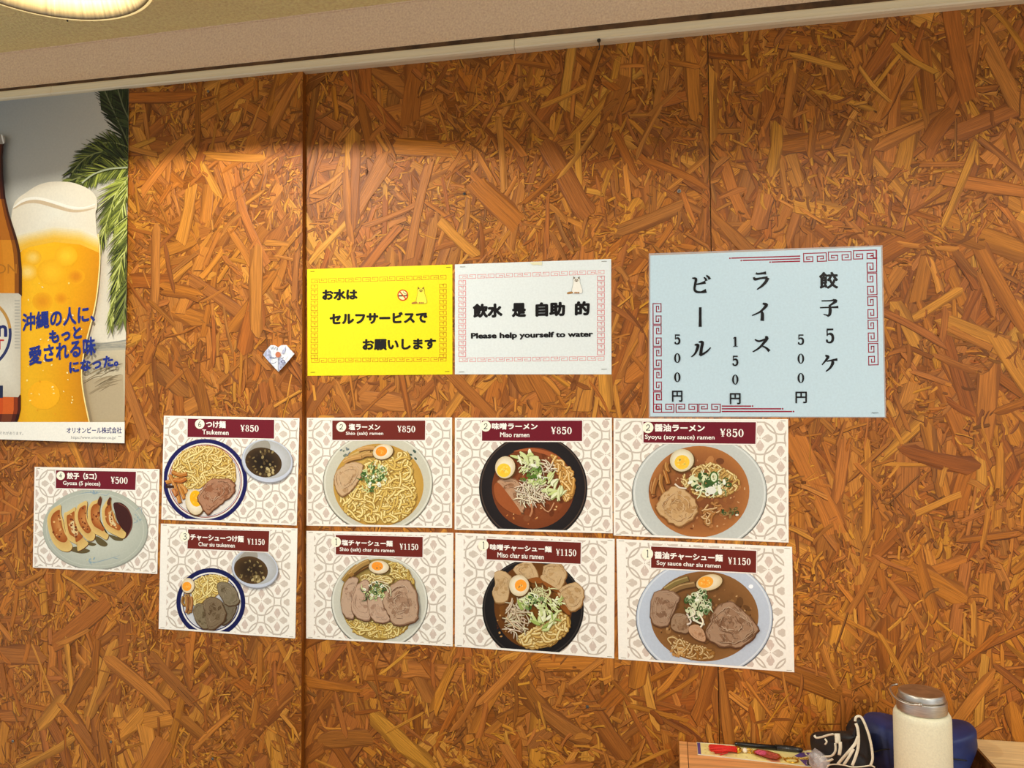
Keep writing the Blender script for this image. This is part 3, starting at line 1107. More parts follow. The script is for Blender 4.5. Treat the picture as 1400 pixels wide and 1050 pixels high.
def dish_gyoza(s):
    d = s.part('dish_picture', label='oval plate of five pan fried dumplings with dark sauce')
    s.poly(ell(594, 618, 474, 366, 2, 48), (150, 150, 138))
    s.grad((590, 612), ell(590, 612, 469, 360, 2, 48), (202, 204, 188), (176, 180, 165), 5, 2)
    s.ring(590, 618, (440, 330), (434, 325), (196, 198, 184), 2, 48)
    for pts in ([(440, 300), (520, 285), (610, 290), (640, 275)], [(640, 300), (690, 310), (720, 290)], [(500, 880), (560, 910), (640, 900), (810, 850)], [(540, 890), (560, 940)], [(950, 450), (1000, 420), (1010, 480)], [(930, 560), (980, 545)], [(180, 720), (200, 700)], [(750, 870), (800, 880)]):
        s.stroke(pts, 7, (146, 164, 172), 4, True)
    specks(s, 590, 290, 60, 20, 6, 9, [(140, 160, 172)]); specks(s, 570, 890, 60, 25, 7, 10, [(140, 165, 178), (200, 196, 160)]); specks(s, 975, 520, 40, 80, 6, 9, [(150, 168, 168)])
    s.part('sauce', d); s.blob([(755, 385), (790, 372), (840, 385), (895, 440), (927, 530), (915, 620), (860, 695), (830, 610), (790, 540), (765, 450)], (66, 30, 26))
    s.stroke([(800, 380), (880, 430), (922, 530), (905, 630), (865, 690)], 7, (120, 70, 55), 4)
    G = [[(265, 398), (285, 405), (285, 470), (305, 540), (320, 620), (350, 700), (388, 768), (350, 815), (270, 795), (205, 720), (168, 600), (163, 510), (200, 440)],
         [(385, 430), (415, 418), (415, 520), (440, 610), (480, 690), (530, 745), (440, 810), (425, 755), (350, 705), (320, 600), (310, 480), (345, 455)],
         [(470, 375), (520, 365), (515, 480), (545, 590), (590, 655), (578, 708), (535, 718), (480, 670), (435, 600), (412, 500), (430, 410)],
         [(638, 318), (648, 345), (630, 440), (640, 550), (680, 635), (712, 668), (690, 708), (640, 680), (572, 640), (532, 560), (525, 440), (560, 370), (610, 350)],
         [(722, 328), (733, 340), (720, 400), (760, 470), (790, 570), (830, 620), (868, 648), (845, 696), (780, 672), (705, 630), (665, 570), (650, 450), (675, 385)]]
    dark = [[(360, 800), (420, 770), (540, 800), (520, 825), (450, 830)], [(470, 700), (520, 720), (600, 745), (570, 765), (510, 745)], [(585, 690), (620, 680), (700, 740), (680, 770), (620, 750)], [(710, 660), (780, 680), (838, 700), (830, 718), (760, 710)]]
    s.part('dumplings', d)
    for q in dark: s.blob(q, (98, 84, 50))
    for i, g in enumerate(G):
        s.blob([(x + 5, y + 6) for x, y in g], (96, 52, 20))
        cx, cy = sum(p[0] for p in g) / len(g), sum(p[1] for p in g) / len(g)
        s.grad((cx, cy), smooth(g, 4), (196, 142, 74), (222, 190, 116), 4, 1.3)
        inn = [(cx + (x - cx) * .66 - 6, cy + (y - cy) * .70 - 18) for x, y in g]
        s.grad((cx - 6, cy - 18), smooth(inn, 4), (206, 140, 76), (156, 78, 26), 4, 1.2)
        if i in (1, 4):
            s.blob([(cx - 6 + (x - cx) * .3, cy + (y - cy) * .38) for x, y in g], (222, 198, 146))
        for _ in range(22):
            x, y = cx + s.r.gauss(-6, 26), cy + s.r.gauss(-15, 75)
            if inside((x, y), inn): s.poly(ell(x, y, s.r.uniform(4, 13), s.r.uniform(4, 12), s.r.uniform(0, 90), 9), s.r.choice(((120, 54, 18), (222, 176, 110), (176, 98, 38), (100, 44, 16))))
        if i > 2: s.blob([(g[0][0] - 3, g[0][1]), (g[1][0], g[1][1]), (g[1][0] - 12, g[1][1] + 60), (g[0][0] - 26, g[0][1] + 55)], (96, 48, 22))


def plate(s, cx, cy, R, bands):
    for r_, c in bands: s.poly(ell(cx, cy, R * r_, R * r_, n=56), c)


def dip_bowl(s, par, cx, cy, rx, ry, sx, sy, srx, sry, soup):
    s.part('dipping_bowl', par, 'small white bowl of dark dipping soup')
    s.poly(ell(cx, cy + 6, rx * 1.02, ry * 1.03, 14, 44), (150, 148, 150))
    s.grad((cx + rx * .3, cy - ry * .2), ell(cx, cy, rx, ry, 14, 44), (236, 238, 246), (196, 202, 216), 4)
    s.grad((cx + 20, cy), ell(cx + 4, cy - ry * .06, rx * .93, ry * .88, 14, 44), (214, 218, 228), (178, 178, 176), 4)
    s.blob([(cx - rx * .8, cy - ry * .2), (cx - rx * .5, cy - ry * .8), (cx, cy - ry * .95), (cx + rx * .1, cy - ry * .5), (cx - rx * .4, cy)], (158, 152, 140))
    s.grad((sx, sy), ell(sx, sy, srx, sry, 16, 36), mixc(soup, (0, 0, 0), .35), mixc(soup, (120, 90, 50), .35), 5, 2)
    specks(s, sx, sy, srx * .86, sry * .86, 34, srx * .07, [(120, 100, 60), (150, 130, 84), (90, 70, 40), (60, 45, 25)])
    specks(s, sx + srx * .4, sy + sry * .6, srx * .35, sry * .25, 14, srx * .08, [(190, 170, 120), (130, 110, 66)])


def dish_tsukemen(s):
    d = s.part('dish_picture', label='round plate with blue rim, noodles, egg and pork slice')
    plate(s, 410, 628, 390, ((1.0, (30, 28, 86)), (.905, (232, 226, 216)), (.87, (150, 44, 34)), (.85, (236, 230, 220)), (.835, (60, 62, 120)), (.825, (230, 222, 212))))
    s.part('noodles', d)
    noodles(s, smooth([(105, 560), (130, 440), (230, 340), (380, 305), (540, 330), (650, 420), (690, 520), (680, 640), (560, 640), (420, 660), (330, 700), (220, 700), (140, 640)]), 210, 15, (232, 200, 108), 1.4, bed=True)
    s.part('bamboo_shoots', d)
    sticks(s, [[(45, 640), (110, 620), (200, 590)], [(100, 540), (170, 570), (240, 560)], [(80, 570), (130, 680), (175, 830)], [(150, 600), (180, 700), (215, 790)], [(180, 660), (220, 700), (235, 740)], [(110, 700), (140, 760), (130, 720)], [(120, 620), (190, 625), (230, 600)]], 34, (196, 124, 60))
    s.poly([(42, 665), (120, 668), (125, 690), (42, 692)], (56, 30, 20))
    P_egg(s, d, 312, 820, 84, 122, -12, (325, 790), (58, 76), (255, 186, 24))
    s.part('pork_slice', d, 'browned pork slice'); pork(s, [(338, 780), (380, 700), (455, 618), (560, 603), (640, 615), (685, 690), (640, 775), (540, 850), (430, 932), (375, 870)], (160, 104, 72), 12)
    dip_bowl(s, d, 985, 440, 236, 196, 950, 455, 172, 136, (52, 36, 20))


def dish_char_tsukemen(s):
    d = s.part('dish_picture', label='round plate with navy rim, noodles and dark pork slices')
    plate(s, 466, 692, 300, ((1.0, (22, 26, 78)), (.875, (236, 232, 226)), (.83, (40, 40, 96)), (.80, (234, 230, 224)), (.785, (208, 210, 214))))
    s.part('noodles', d)
    noodles(s, smooth([(310, 640), (300, 560), (340, 490), (450, 450), (560, 460), (620, 500), (560, 580), (500, 640), (400, 690), (330, 720)]), 120, 13, (232, 208, 118), .8, 2.0, bed=True)
    s.part('bamboo_shoots', d)
    sticks(s, [[(225, 640), (215, 690), (240, 720)], [(245, 620), (250, 700), (270, 790)], [(270, 620), (280, 700), (290, 780)], [(295, 640), (300, 700), (290, 760)], [(260, 640), (262, 720), (250, 780)]], 20, (150, 102, 44))
    P_egg(s, d, 268, 545, 56, 66, 8, (258, 552), (40, 40), (255, 168, 44))
    s.part('pork_slices', d, 'overlapping dark grey brown pork slices')
    pork(s, [(560, 700), (640, 690), (690, 730), (650, 830), (570, 890), (530, 800)], (84, 74, 54))
    pork(s, [(518, 545), (565, 510), (650, 540), (690, 600), (712, 690), (640, 722), (570, 680)], (104, 92, 68))
    pork(s, [(310, 770), (350, 700), (420, 720), (470, 820), (440, 920), (360, 890)], (104, 90, 62))
    pork(s, [(400, 690), (460, 640), (540, 665), (600, 780), (560, 880), (450, 930), (420, 800)], (98, 78, 52), 9)
    dip_bowl(s, d, 850, 395, 202, 166, 815, 410, 150, 118, (72, 50, 26))


def soup_bowl(s, c, r, col, sc, sr, soup_in, soup_out, rim=None):
    s.poly(ell(c[0], c[1] + 5, r[0] * 1.012, r[1] * 1.015, 0, 56), mixc(col, (40, 36, 30), .55))
    s.grad(c, ell(c[0], c[1], r[0], r[1], 0, 56), mixc(col, (120, 112, 96), .18), col, 4)
    s.ring(c[0], c[1], (r[0] * .985, r[1] * .985), (r[0] * .965, r[1] * .965), rim or mixc(col, (255, 255, 250), .4), n=56)
    s.grad(sc, ell(sc[0], sc[1], sr[0], sr[1], 0, 52), soup_in, soup_out, 6, 2)
    specks(s, sc[0], sc[1], sr[0] * .84, sr[1] * .84, 46, 30, [mixc(soup_in, soup_out, .3), mixc(soup_in, (0, 0, 0), .10), mixc(soup_out, (255, 210, 150), .12), mixc(soup_out, (60, 30, 10), .2)])


def dish_shio(s):
    d = s.part('dish_picture', label='white bowl of clear yellow salt ramen')
    soup_bowl(s, (667, 622), (488, 440), (206, 202, 182), (672, 645), (405, 372), (214, 178, 92), (196, 150, 66))
    specks(s, 380, 340, 60, 60, 8, 12, [(110, 120, 120), (120, 130, 110)]); specks(s, 980, 380, 30, 50, 6, 14, [(70, 90, 80)])
    s.part('noodles', d)
    noodles(s, smooth([(310, 740), (420, 690), (520, 560), (560, 420), (700, 420), (900, 340), (960, 420), (990, 600), (1010, 740), (960, 880), (840, 970), (640, 985), (470, 950), (360, 870)]), 230, 17, (236, 206, 110), .9, .2, bed=True)
    s.part('bamboo_shoots', d)
    sticks(s, [[(380, 410), (480, 360), (620, 300)], [(490, 330), (560, 310), (640, 310)], [(400, 400), (500, 380), (600, 350)], [(520, 390), (560, 370), (620, 370)], [(360, 440), (420, 410), (520, 390)]], 34, (184, 142, 74))
    s.part('pork_slice', d, 'pale pork slice'); pork(s, [(285, 540), (340, 480), (430, 438), (520, 450), (530, 520), (480, 620), (430, 690), (345, 745), (300, 690), (272, 610)], (198, 160, 116), 11, (104, 66, 34))
    P_egg(s, d, 712, 345, 92, 68, -14, (698, 342), (52, 44), (255, 150, 40))
    s.part('spring_onion', d); scallion(s, 640, 555, 118, 95, 70, 22); scallion(s, 590, 670, 50, 30, 8, 20)


def dish_char_shio(s):
    d = s.part('dish_picture', label='white bowl of salt ramen topped with four pork slices')
    soup_bowl(s, (661, 622), (416, 400), (208, 206, 190), (656, 605), (336, 356), (190, 164, 96), (166, 136, 66))
    s.part('noodles', d)
    noodles(s, smooth([(370, 770), (500, 780), (700, 800), (900, 830), (860, 890), (740, 940), (560, 930), (430, 880)]), 90, 15, (216, 190, 100), .7, .2)
    noodles(s, smooth([(730, 290), (800, 280), (920, 360), (960, 470), (880, 440), (760, 400)]), 40, 15, (214, 190, 104), .8, .6)
    noodles(s, smooth([(500, 400), (600, 380), (740, 400), (780, 450), (640, 480), (500, 450)]), 36, 14, (206, 184, 112), .6, .2)
    s.part('bamboo_shoots', d)
    sticks(s, [[(345, 440), (400, 370), (470, 310)], [(400, 390), (470, 340), (560, 290)], [(420, 360), (500, 300), (570, 268)]], 44, (146, 110, 52))
    s.part('pork_slices', d, 'four overlapping pale pork slices')
    pork(s, [(360, 455), (430, 405), (475, 430), (440, 540), (425, 650), (432, 765), (350, 740), (325, 600)], (182, 148, 122), 8)
    pork(s, [(470, 470), (540, 425), (575, 470), (545, 600), (580, 690), (572, 785), (470, 765), (412, 670), (440, 540)], (184, 148, 122), 8)
    pork(s, [(565, 560), (690, 590), (720, 680), (745, 792), (620, 795), (560, 690)], (186, 150, 124), 8)
    pork(s, [(690, 560), (790, 455), (900, 435), (970, 520), (1000, 700), (960, 800), (800, 825), (730, 720), (690, 640)], (176, 140, 112), 14)
    P_egg(s, d, 655, 320, 88, 58, 3, (642, 312), (50, 38), (255, 158, 50))
    s.part('spring_onion', d); sticks(s, [[(560, 480), (650, 440), (740, 470)], [(700, 470), (750, 500), (760, 570)], [(620, 580), (690, 570), (680, 610)], [(640, 460), (710, 490), (740, 540)]], 9, (216, 206, 170)); scallion(s, 615, 530, 95, 80, 60, 18, (52, 84, 44))


def cabbage(s, polys):
    r = s.r
    for q in polys:
        ring = smooth(q, 3)
        xs, ys = [p[0] for p in ring], [p[1] for p in ring]
        cx, cy = sum(xs) / len(ring), sum(ys) / len(ring)
        sz = max(max(xs) - min(xs), max(ys) - min(ys))
        a0 = math.atan2(max(ys) - min(ys), max(xs) - min(xs)) * r.choice((-1, 1))
        l0 = s.lay
        for k in range(26):
            s.lay = l0 + 2 * STEP * (k % 13)
            x, y = r.uniform(min(xs), max(xs)), r.uniform(min(ys), max(ys))
            if not inside((x, y), ring): continue
            a = a0 + r.gauss(0, .45)
            L = sz * r.uniform(.25, .6)
            c = mixc((196, 208, 128), (240, 240, 206), r.random()) if r.random() < .8 else (158, 178, 92)
            w = sz * r.uniform(.06, .15)
            p = [(x - L / 2 * math.cos(a), y - L / 2 * math.sin(a)), (x + r.gauss(0, w * .4), y + r.gauss(0, w * .4)), (x + L / 2 * math.cos(a + .25), y + L / 2 * math.sin(a + .25))]
            s.stroke([(u + w * .14, v + w * .2) for u, v in p], w * 1.1, mixc(c, (96, 96, 40), .55), 3, True)
            s.stroke(p, w, c, 3, True)
        s.lay = l0 + 27 * STEP


def sprouts(s, cx, cy, rx, ry, n, w=11, c=(224, 212, 184)):
    l0 = s.lay
    for k in range(n):
        s.st = FINE
        s.lay = l0 + 2 * FINE * k
        a, d = s.r.uniform(0, 6.28), math.sqrt(s.r.random())
        x, y = cx + rx * d * math.cos(a), cy + ry * d * math.sin(a)
        t = s.r.gauss(.6, .8)
        L = s.r.uniform(60, 130)
        p = [(x - L / 2 * math.cos(t), y - L / 2 * math.sin(t)), (x + s.r.uniform(-16, 16), y + s.r.uniform(-16, 16)), (x + L / 2 * math.cos(t + .4), y + L / 2 * math.sin(t + .4))]
        s.stroke([(u + 3, v + 4) for u, v in p], w * 1.1, (126, 92, 58), 3, True)
        s.stroke(p, w * .85, jit(c, 16, s.r), 3, True)
    s.st = STEP
    s.lay = l0 + 2 * FINE * n + STEP


def dish_miso(s):
    d = s.part('dish_picture', label='black bowl of brown miso ramen')
    soup_bowl(s, (700, 640), (462, 455), (34, 28, 28), (700, 645), (356, 350), (142, 74, 38), (120, 60, 28), (78, 62, 52))
    s.grad((700, 640), ell(700, 640, 150, 120), (166, 86, 40), (142, 74, 38), 3)
    specks(s, 700, 660, 330, 320, 60, 8, [(196, 120, 60), (226, 180, 120), (120, 56, 24)])
    s.blob([(530, 330), (680, 300), (860, 340), (960, 410), (1000, 500), (960, 470), (860, 380), (700, 330)], (172, 92, 50))
    s.part('pork_slice', d, 'pork slice half sunk in the soup'); pork(s, [(388, 590), (440, 558), (550, 568), (620, 690), (622, 800), (602, 862), (520, 760), (420, 660)], (176, 128, 92), 9)
    s.blob([(360, 640), (400, 600), (500, 720), (600, 870), (500, 850), (390, 760)], (158, 84, 42))
    s.part('noodles', d)
    noodles(s, smooth([(860, 350), (960, 420), (1040, 500), (1055, 660), (1000, 760), (960, 720), (930, 560), (860, 440)]), 46, 19, (222, 164, 86), .6, 1.3)
    s.part('vegetables', d, 'bean sprouts and pale green cabbage')
    sprouts(s, 760, 490, 130, 90, 36); sprouts(s, 700, 680, 130, 100, 70)
    cabbage(s, [[(555, 380), (640, 350), (730, 375), (770, 430), (680, 440), (600, 430)], [(820, 520), (880, 560), (935, 640), (945, 730), (880, 740), (835, 690)], [(690, 560), (760, 530), (800, 600), (720, 640), (670, 610)], [(580, 470), (640, 450), (660, 500), (600, 520)]])
    sprouts(s, 680, 700, 110, 70, 22)
    s.stroke([(680, 780), (690, 840), (670, 890)], 16, (190, 130, 90), 3); s.stroke([(760, 790), (830, 850), (880, 770)], 9, (200, 150, 110), 3)
    P_egg(s, d, 458, 466, 86, 96, 10, (447, 492), (60, 60), (244, 208, 62))
    s.part('spring_onion', d); scallion(s, 710, 495, 70, 55, 22, 22, (74, 112, 34)); scallion(s, 700, 570, 120, 40, 18, 18, (86, 116, 40))


def dish_char_miso(s):
    d = s.part('dish_picture', label='black bowl of miso ramen ringed with four pork slices')
    soup_bowl(s, (646, 622), (400, 396), (28, 25, 25), (648, 600), (312, 344), (128, 78, 26), (100, 58, 20), (58, 52, 48))
    specks(s, 440, 760, 90, 110, 16, 8, [(190, 140, 80), (80, 40, 14)])
    s.part('pork_slices', d, 'four pale pork slices round the bowl')
    for q in ([(490, 300), (560, 258), (640, 262), (690, 380), (650, 405), (520, 350)], [(718, 350), (742, 275), (860, 268), (912, 350), (880, 440), (842, 492), (712, 392)], [(340, 340), (410, 325), (472, 370), (462, 420), (440, 560), (350, 578), (322, 490), (345, 430)], [(838, 490), (940, 422), (1010, 428), (1052, 500), (1022, 610), (930, 642), (880, 562)]):
        pork(s, q, (198, 162, 112), 10, (112, 70, 30))
    for q in ([(610, 390), (690, 375), (720, 420), (640, 420)], [(720, 400), (840, 470), (860, 500), (760, 460)], [(830, 500), (940, 650), (920, 670), (850, 590)]): s.blob(q, (146, 84, 32))
    s.part('noodles', d)
    noodles(s, smooth([(520, 860), (640, 790), (800, 700), (850, 650), (930, 690), (945, 760), (880, 850), (760, 930), (620, 940), (560, 910)]), 80, 19, (212, 178, 102), .6, 2.6, bed=True)
    s.part('vegetables', d, 'cabbage and bean sprouts')
    sprouts(s, 530, 680, 90, 120, 50, 12, (206, 190, 160)); sprouts(s, 690, 500, 120, 50, 36, 10, (214, 212, 160)); sprouts(s, 500, 790, 70, 60, 12, 9)
    cabbage(s, [[(540, 530), (620, 480), (700, 540), (640, 600), (560, 610)], [(650, 620), (720, 570), (780, 600), (740, 700), (660, 760), (620, 700)], [(760, 560), (840, 560), (860, 620), (790, 640)], [(730, 740), (800, 640), (860, 660), (800, 760), (730, 810)], [(820, 520), (900, 560), (860, 600)]])
    s.stroke([(430, 690), (490, 760), (540, 790)], 8, (220, 190, 150), 3); s.stroke([(430, 640), (470, 580), (480, 540)], 10, (214, 190, 160), 3)
    P_egg(s, d, 535, 441, 80, 85, -10, (548, 440), (48, 48), (255, 166, 54))
    s.part('spring_onion', d); scallion(s, 660, 580, 110, 60, 30, 20, (56, 92, 36))


def dish_soy(s):
    d = s.part('dish_picture', label='white bowl of brown soy sauce ramen')
    soup_bowl(s, (680, 610), (512, 440), (198, 202, 196), (676, 600), (386, 350), (128, 74, 40), (176, 112, 58))
    specks(s, 700, 620, 330, 290, 50, 8, [(190, 130, 80), (110, 60, 30), (206, 160, 110)])
    s.part('noodles', d)
    noodles(s, smooth([(530, 500), (620, 430), (760, 380), (860, 420), (980, 500), (970, 580), (860, 640), (700, 640), (600, 590)]), 80, 13, (212, 176, 104), .7, .1)
    noodles(s, smooth([(690, 760), (780, 680), (860, 700), (820, 780), (760, 860), (720, 840)]), 14, 12, (176, 118, 70), .6, 2.4)
    s.part('bamboo_shoots', d)
    sticks(s, [[(385, 470), (380, 540), (410, 620)], [(320, 530), (310, 590), (330, 640)], [(430, 380), (425, 410), (440, 450)], [(410, 440), (430, 500), (440, 540)], [(350, 500), (330, 560), (320, 620)]], 32, (168, 108, 54))
    s.part('pork_slice', d, 'thick pale pork slice'); pork(s, [(365, 665), (470, 565), (560, 585), (640, 655), (662, 760), (610, 830), (525, 862), (425, 815), (350, 730)], (196, 154, 100), 14, (110, 66, 30))
    P_egg(s, d, 545, 360, 92, 86, -12, (546, 375), (58, 55), (246, 204, 66), (226, 222, 190))
    s.part('spring_onion', d); scallion(s, 750, 540, 155, 70, 70, 26, (58, 88, 40), (222, 224, 176)); s.ring(790, 490, (34, 46), (18, 26), (72, 104, 44)); s.ring(790, 490, (24, 34), (12, 18), (222, 226, 190)); s.poly(ell(770, 590, 38, 30), (228, 228, 214)); s.part('spring_onion', d); scallion(s, 920, 760, 70, 40, 16, 18, (50, 74, 36), (150, 120, 70)); s.part('white_onion_strip', d); s.stroke([(490, 540), (530, 570), (580, 575)], 12, (226, 212, 190), 4)


def dish_char_soy(s):
    d = s.part('dish_picture', label='pale bluish bowl of soy sauce ramen covered with pork slices')
    soup_bowl(s, (690, 588), (500, 430), (192, 202, 216), (690, 580), (398, 332), (112, 74, 38), (140, 96, 52))
    s.poly(ell(1032, 360, 18, 16, n=12), (246, 250, 255))
    specks(s, 700, 600, 360, 290, 60, 8, [(150, 104, 60), (84, 50, 24), (190, 150, 100)])
    s.part('noodles', d)
    noodles(s, smooth([(430, 720), (560, 770), (740, 820), (740, 890), (560, 890), (430, 810)]), 26, 14, (150, 104, 54), .5, .4)
    specks(s, 500, 840, 80, 40, 24, 10, [(206, 166, 104), (180, 130, 70)])
    s.part('bamboo_shoots', d)
    sticks(s, [[(400, 380), (480, 330), (570, 300)], [(440, 400), (520, 360), (620, 340)]], 40, (120, 90, 44))
    s.part('pork_slices', d, 'large brown pork slices')
    pork(s, [(322, 402), (440, 388), (505, 440), (480, 500), (440, 600), (410, 655), (320, 640), (290, 550)], (146, 112, 86), 9)
    pork(s, [(470, 560), (560, 575), (575, 690), (520, 700), (440, 660)], (138, 104, 74), 7)
    pork(s, [(570, 660), (640, 640), (690, 700), (690, 770), (600, 730)], (182, 134, 96), 6)
    pork(s, [(742, 565), (810, 490), (900, 478), (1000, 560), (1076, 655), (1062, 725), (960, 800), (800, 795), (690, 705), (730, 620)], (146, 110, 82), 18)
    P_egg(s, d, 725, 330, 98, 58, -13, (698, 328), (58, 42), (244, 170, 60), (226, 206, 160))
    s.part('spring_onion', d); scallion(s, 640, 500, 95, 110, 90, 22, (56, 88, 40), (206, 210, 170)); sticks(s, [[(560, 560), (590, 620), (560, 640)], [(600, 560), (620, 610), (690, 640)], [(570, 590), (620, 560), (600, 520)], [(650, 560), (680, 620), (660, 660)]], 12, (222, 216, 196))


Q = lambda *a: list(a)
RED, BRN = (112, 24, 38), (112, 38, 28)
menu_card('menu card with a plate of gyoza, lone card under the beer poster', [(47.3, 638.4), (218, 641.4), (215, 784.7), (44.9, 775.8)], PL - 0.0013, (40, 630, 6.562), (3.2, 3.2), (39, 34),
          [(240, 85), (958, 98), (952, 262), (237, 245)], RED, (282, 133, 38), '4', ('餃子（5コ）', (338, 103), (605, 110), (338, 165)), ('¥500', (730, 143), (885, 148), (730, 203)), ('Gyoza (5 pieces)', (303, 180), (637, 188), (303, 226)), dish_gyoza)
menu_card('menu card for Tsukemen at 850 yen, blue rimmed plate and dipping bowl', [(224.1, 568.2), (409.4, 571.6), (405.7, 718.5), (220.5, 710.2)], PL - 0.0013, (220, 565, 6.774), (3.2, 3.2), (39, 32),
          [(248, 50), (1050, 60), (1048, 235), (246, 220)], RED, (360, 100, 44), '6', ('つけ麺', (418, 68), (600, 72), (418, 135)), ('¥850', (735, 108), (908, 112), (735, 168)), ('Tsukemen', (383, 150), (627, 158), (383, 195)), dish_tsukemen)
menu_card('menu card for Char siu tsukemen at 1150 yen, below the plain tsukemen card', [(220, 715.8), (406.7, 722.5), (403.6, 872.9), (216.9, 859.6)], PL - 0.0019, (215, 715, 6.364), (15.5, 14), (47, 37),
          [(268, 55), (975, 70), (967, 252), (262, 222)], BRN, (240, 118, 42), '3', ('チャーシューつけ麺', (288, 92), (752, 112), (288, 150)), ('¥1150', (783, 135), (937, 142), (783, 185)), ('Char siu tsukemen', (358, 165), (675, 178), (358, 202)), dish_char_tsukemen)
menu_card('menu card for Shio salt ramen at 850 yen, below the yellow sign', [(419.6, 571.1), (618, 570.8), (618, 722), (419.1, 718.6)], -0.0013, (415, 565, 6.562), (3.2, 3.2), (40, 32),
          [(258, 65), (1092, 65), (1090, 240), (258, 240)], BRN, (338, 122, 44), '2', ('塩ラーメン', (405, 92), (688, 95), (405, 150)), ('¥850', (840, 112), (1005, 114), (840, 170)), ('Shio (salt) ramen', (380, 165), (715, 165), (380, 203)), dish_shio)
menu_card('menu card for Shio salt char siu ramen at 1150 yen, bottom row beside the seam', [(418.9, 725.8), (619.8, 728.5), (618.9, 883.8), (418.5, 872.8)], -0.0013, (415, 725, 6.362), (15.5, 14), (47, 36),
          [(280, 40), (1037, 58), (1035, 235), (280, 210)], BRN, (283, 102, 43), '1', ('塩チャーシュー麺', (332, 80), (775, 90), (332, 133)), ('¥1150', (835, 115), (1000, 120), (835, 167)), ('Shio (salt) char siu ramen', (315, 148), (790, 160), (315, 190)), dish_char_shio)
menu_card('menu card for Miso ramen at 850 yen, black bowl with yellow yolked egg', [(622, 571), (836.5, 571), (837.6, 729.1), (621.5, 724.1)], -0.0013, (618, 565, 6.306), (3.2, 3.2), (40, 32),
          [(258, 63), (1123, 63), (1122, 240), (258, 238)], RED, (290, 112, 45), '2', ('味噌ラーメン', (343, 82), (738, 85), (343, 140)), ('¥850', (852, 118), (1035, 120), (852, 178)), ('Miso ramen', (415, 163), (667, 165), (415, 205)), dish_miso)
menu_card('menu card for Miso char siu ramen at 1150 yen, black bowl ringed by pork', [(622.6, 728.4), (840.4, 736.7), (839.7, 900.2), (621.8, 883.9)], -0.0013, (618, 725, 5.833), (15.5, 14), (47, 38),
          [(275, 68), (1028, 98), (1025, 268), (275, 232)], BRN, (250, 120, 42), '1', ('味噌チャーシュー麺', (302, 108), (795, 128), (302, 158)), ('¥1150', (828, 148), (993, 155), (828, 200)), ('Miso char siu ramen', (362, 175), (732, 192), (362, 216)), dish_char_miso)
menu_card('menu card for Syoyu soy sauce ramen at 850 yen, below the large price sign', [(838.9, 571.8), (1077.5, 573), (1078.2, 741.8), (838.9, 732)], -0.0013, (835, 565, 5.6), (3.2, 3.2), (39, 33),
          [(250, 65), (1112, 68), (1108, 235), (250, 225)], RED, (285, 110, 42), '2', ('醤油ラーメン', (335, 82), (720, 85), (335, 140)), ('¥850', (835, 118), (1020, 122), (835, 178)), ('Syoyu (soy sauce) ramen', (262, 163), (795, 168), (262, 206)), dish_soy)
menu_card('menu card for Soy sauce char siu ramen at 1150 yen, below the Syoyu card', [(842.8, 736.9), (1082.9, 747.6), (1086, 919.2), (845.6, 901.2)], -0.0013, (835, 735, 5.385), (15.5, 14), (47, 40),
          [(297, 65), (1072, 97), (1070, 260), (297, 222)], BRN, (270, 120, 42), '1', ('醤油チャーシュー麺', (322, 102), (825, 125), (322, 155)), ('¥1150', (862, 145), (1032, 153), (862, 195)), ('Soy sauce char siu ramen', (338, 168), (810, 192), (338, 210)), dish_char_soy)


# ------------------------------------------------------------------ signs
INK = (24, 20, 20)


def fret_row(s, p0, p1, h0, n, w, col, vertical=False):
    """running key border from p0 to p1; h0 is the across vector"""
    ux, uy = (p1[0] - p0[0]) / n, (p1[1] - p0[1]) / n
    for i in range(n):
        o = (p0[0] + ux * i, p0[1] + uy * i)
        M = lambda u, v: (o[0] + ux * u + h0[0] * v, o[1] + uy * u + h0[1] * v)
        s.lines([M(*q) for q in ((.30, .42), (.16, .42), (.16, .66), (.40, .66), (.40, .3), (.04, .3), (.04, 1), (.04, 1), (.36, 1))], w, col) if vertical else \
            s.lines([M(*q) for q in ((.22, .70), (.22, .45), (.40, .45), (.40, 1), (.03, 1), (.03, 0), (.48, 0), (.48, 1), (.93, 1), (.93, 0), (.60, 0), (.60, .5), (.76, .5))], w, col)


def cat_drawing(s, cx, y0, y1, line, fur, brown):
    h = y1 - y0
    k = h / 100.0
    P = lambda x, y: (cx + x * k, y0 + y * k)
    s.poly(smooth([P(-18, 12), P(18, 12), P(21, 34), P(30, 62), P(36, 84), P(28, 99), P(-24, 99), P(-28, 80), P(-22, 50), P(-19, 34)], 4), line)
    s.poly(smooth([P(-16, 13), P(16, 13), P(19, 34), P(28, 62), P(33.5, 84), P(26, 97), P(-22, 97), P(-25.5, 80), P(-20, 50), P(-17, 34)], 4), fur)
    for sg in (-1, 1): s.poly([P(sg * 17, 17), P(sg * 18, 0), P(sg * 6, 11)], brown)
    s.poly(ell(*P(0, 24), 12 * k, 9 * k), mixc(fur, brown, .35))
    for sg in (-1, 1): s.poly(ell(*P(sg * 6, 21), 3.4 * k, 2.4 * k, n=10), (60, 42, 20))
    s.poly(ell(*P(0, 28), 4.6 * k, 3.6 * k, n=10), mixc(brown, (60, 40, 10), .2))
    s.poly(smooth([P(-54, 94), P(-40, 88), P(-24, 88), P(-20, 97), P(-40, 101), P(-52, 101)], 3), mixc(brown, (220, 150, 70), .55))
    for x in (-8, 2, 12): s.poly(ell(*P(x, 94), 5 * k, 5 * k, n=10), mixc(brown, (215, 140, 70), .6))


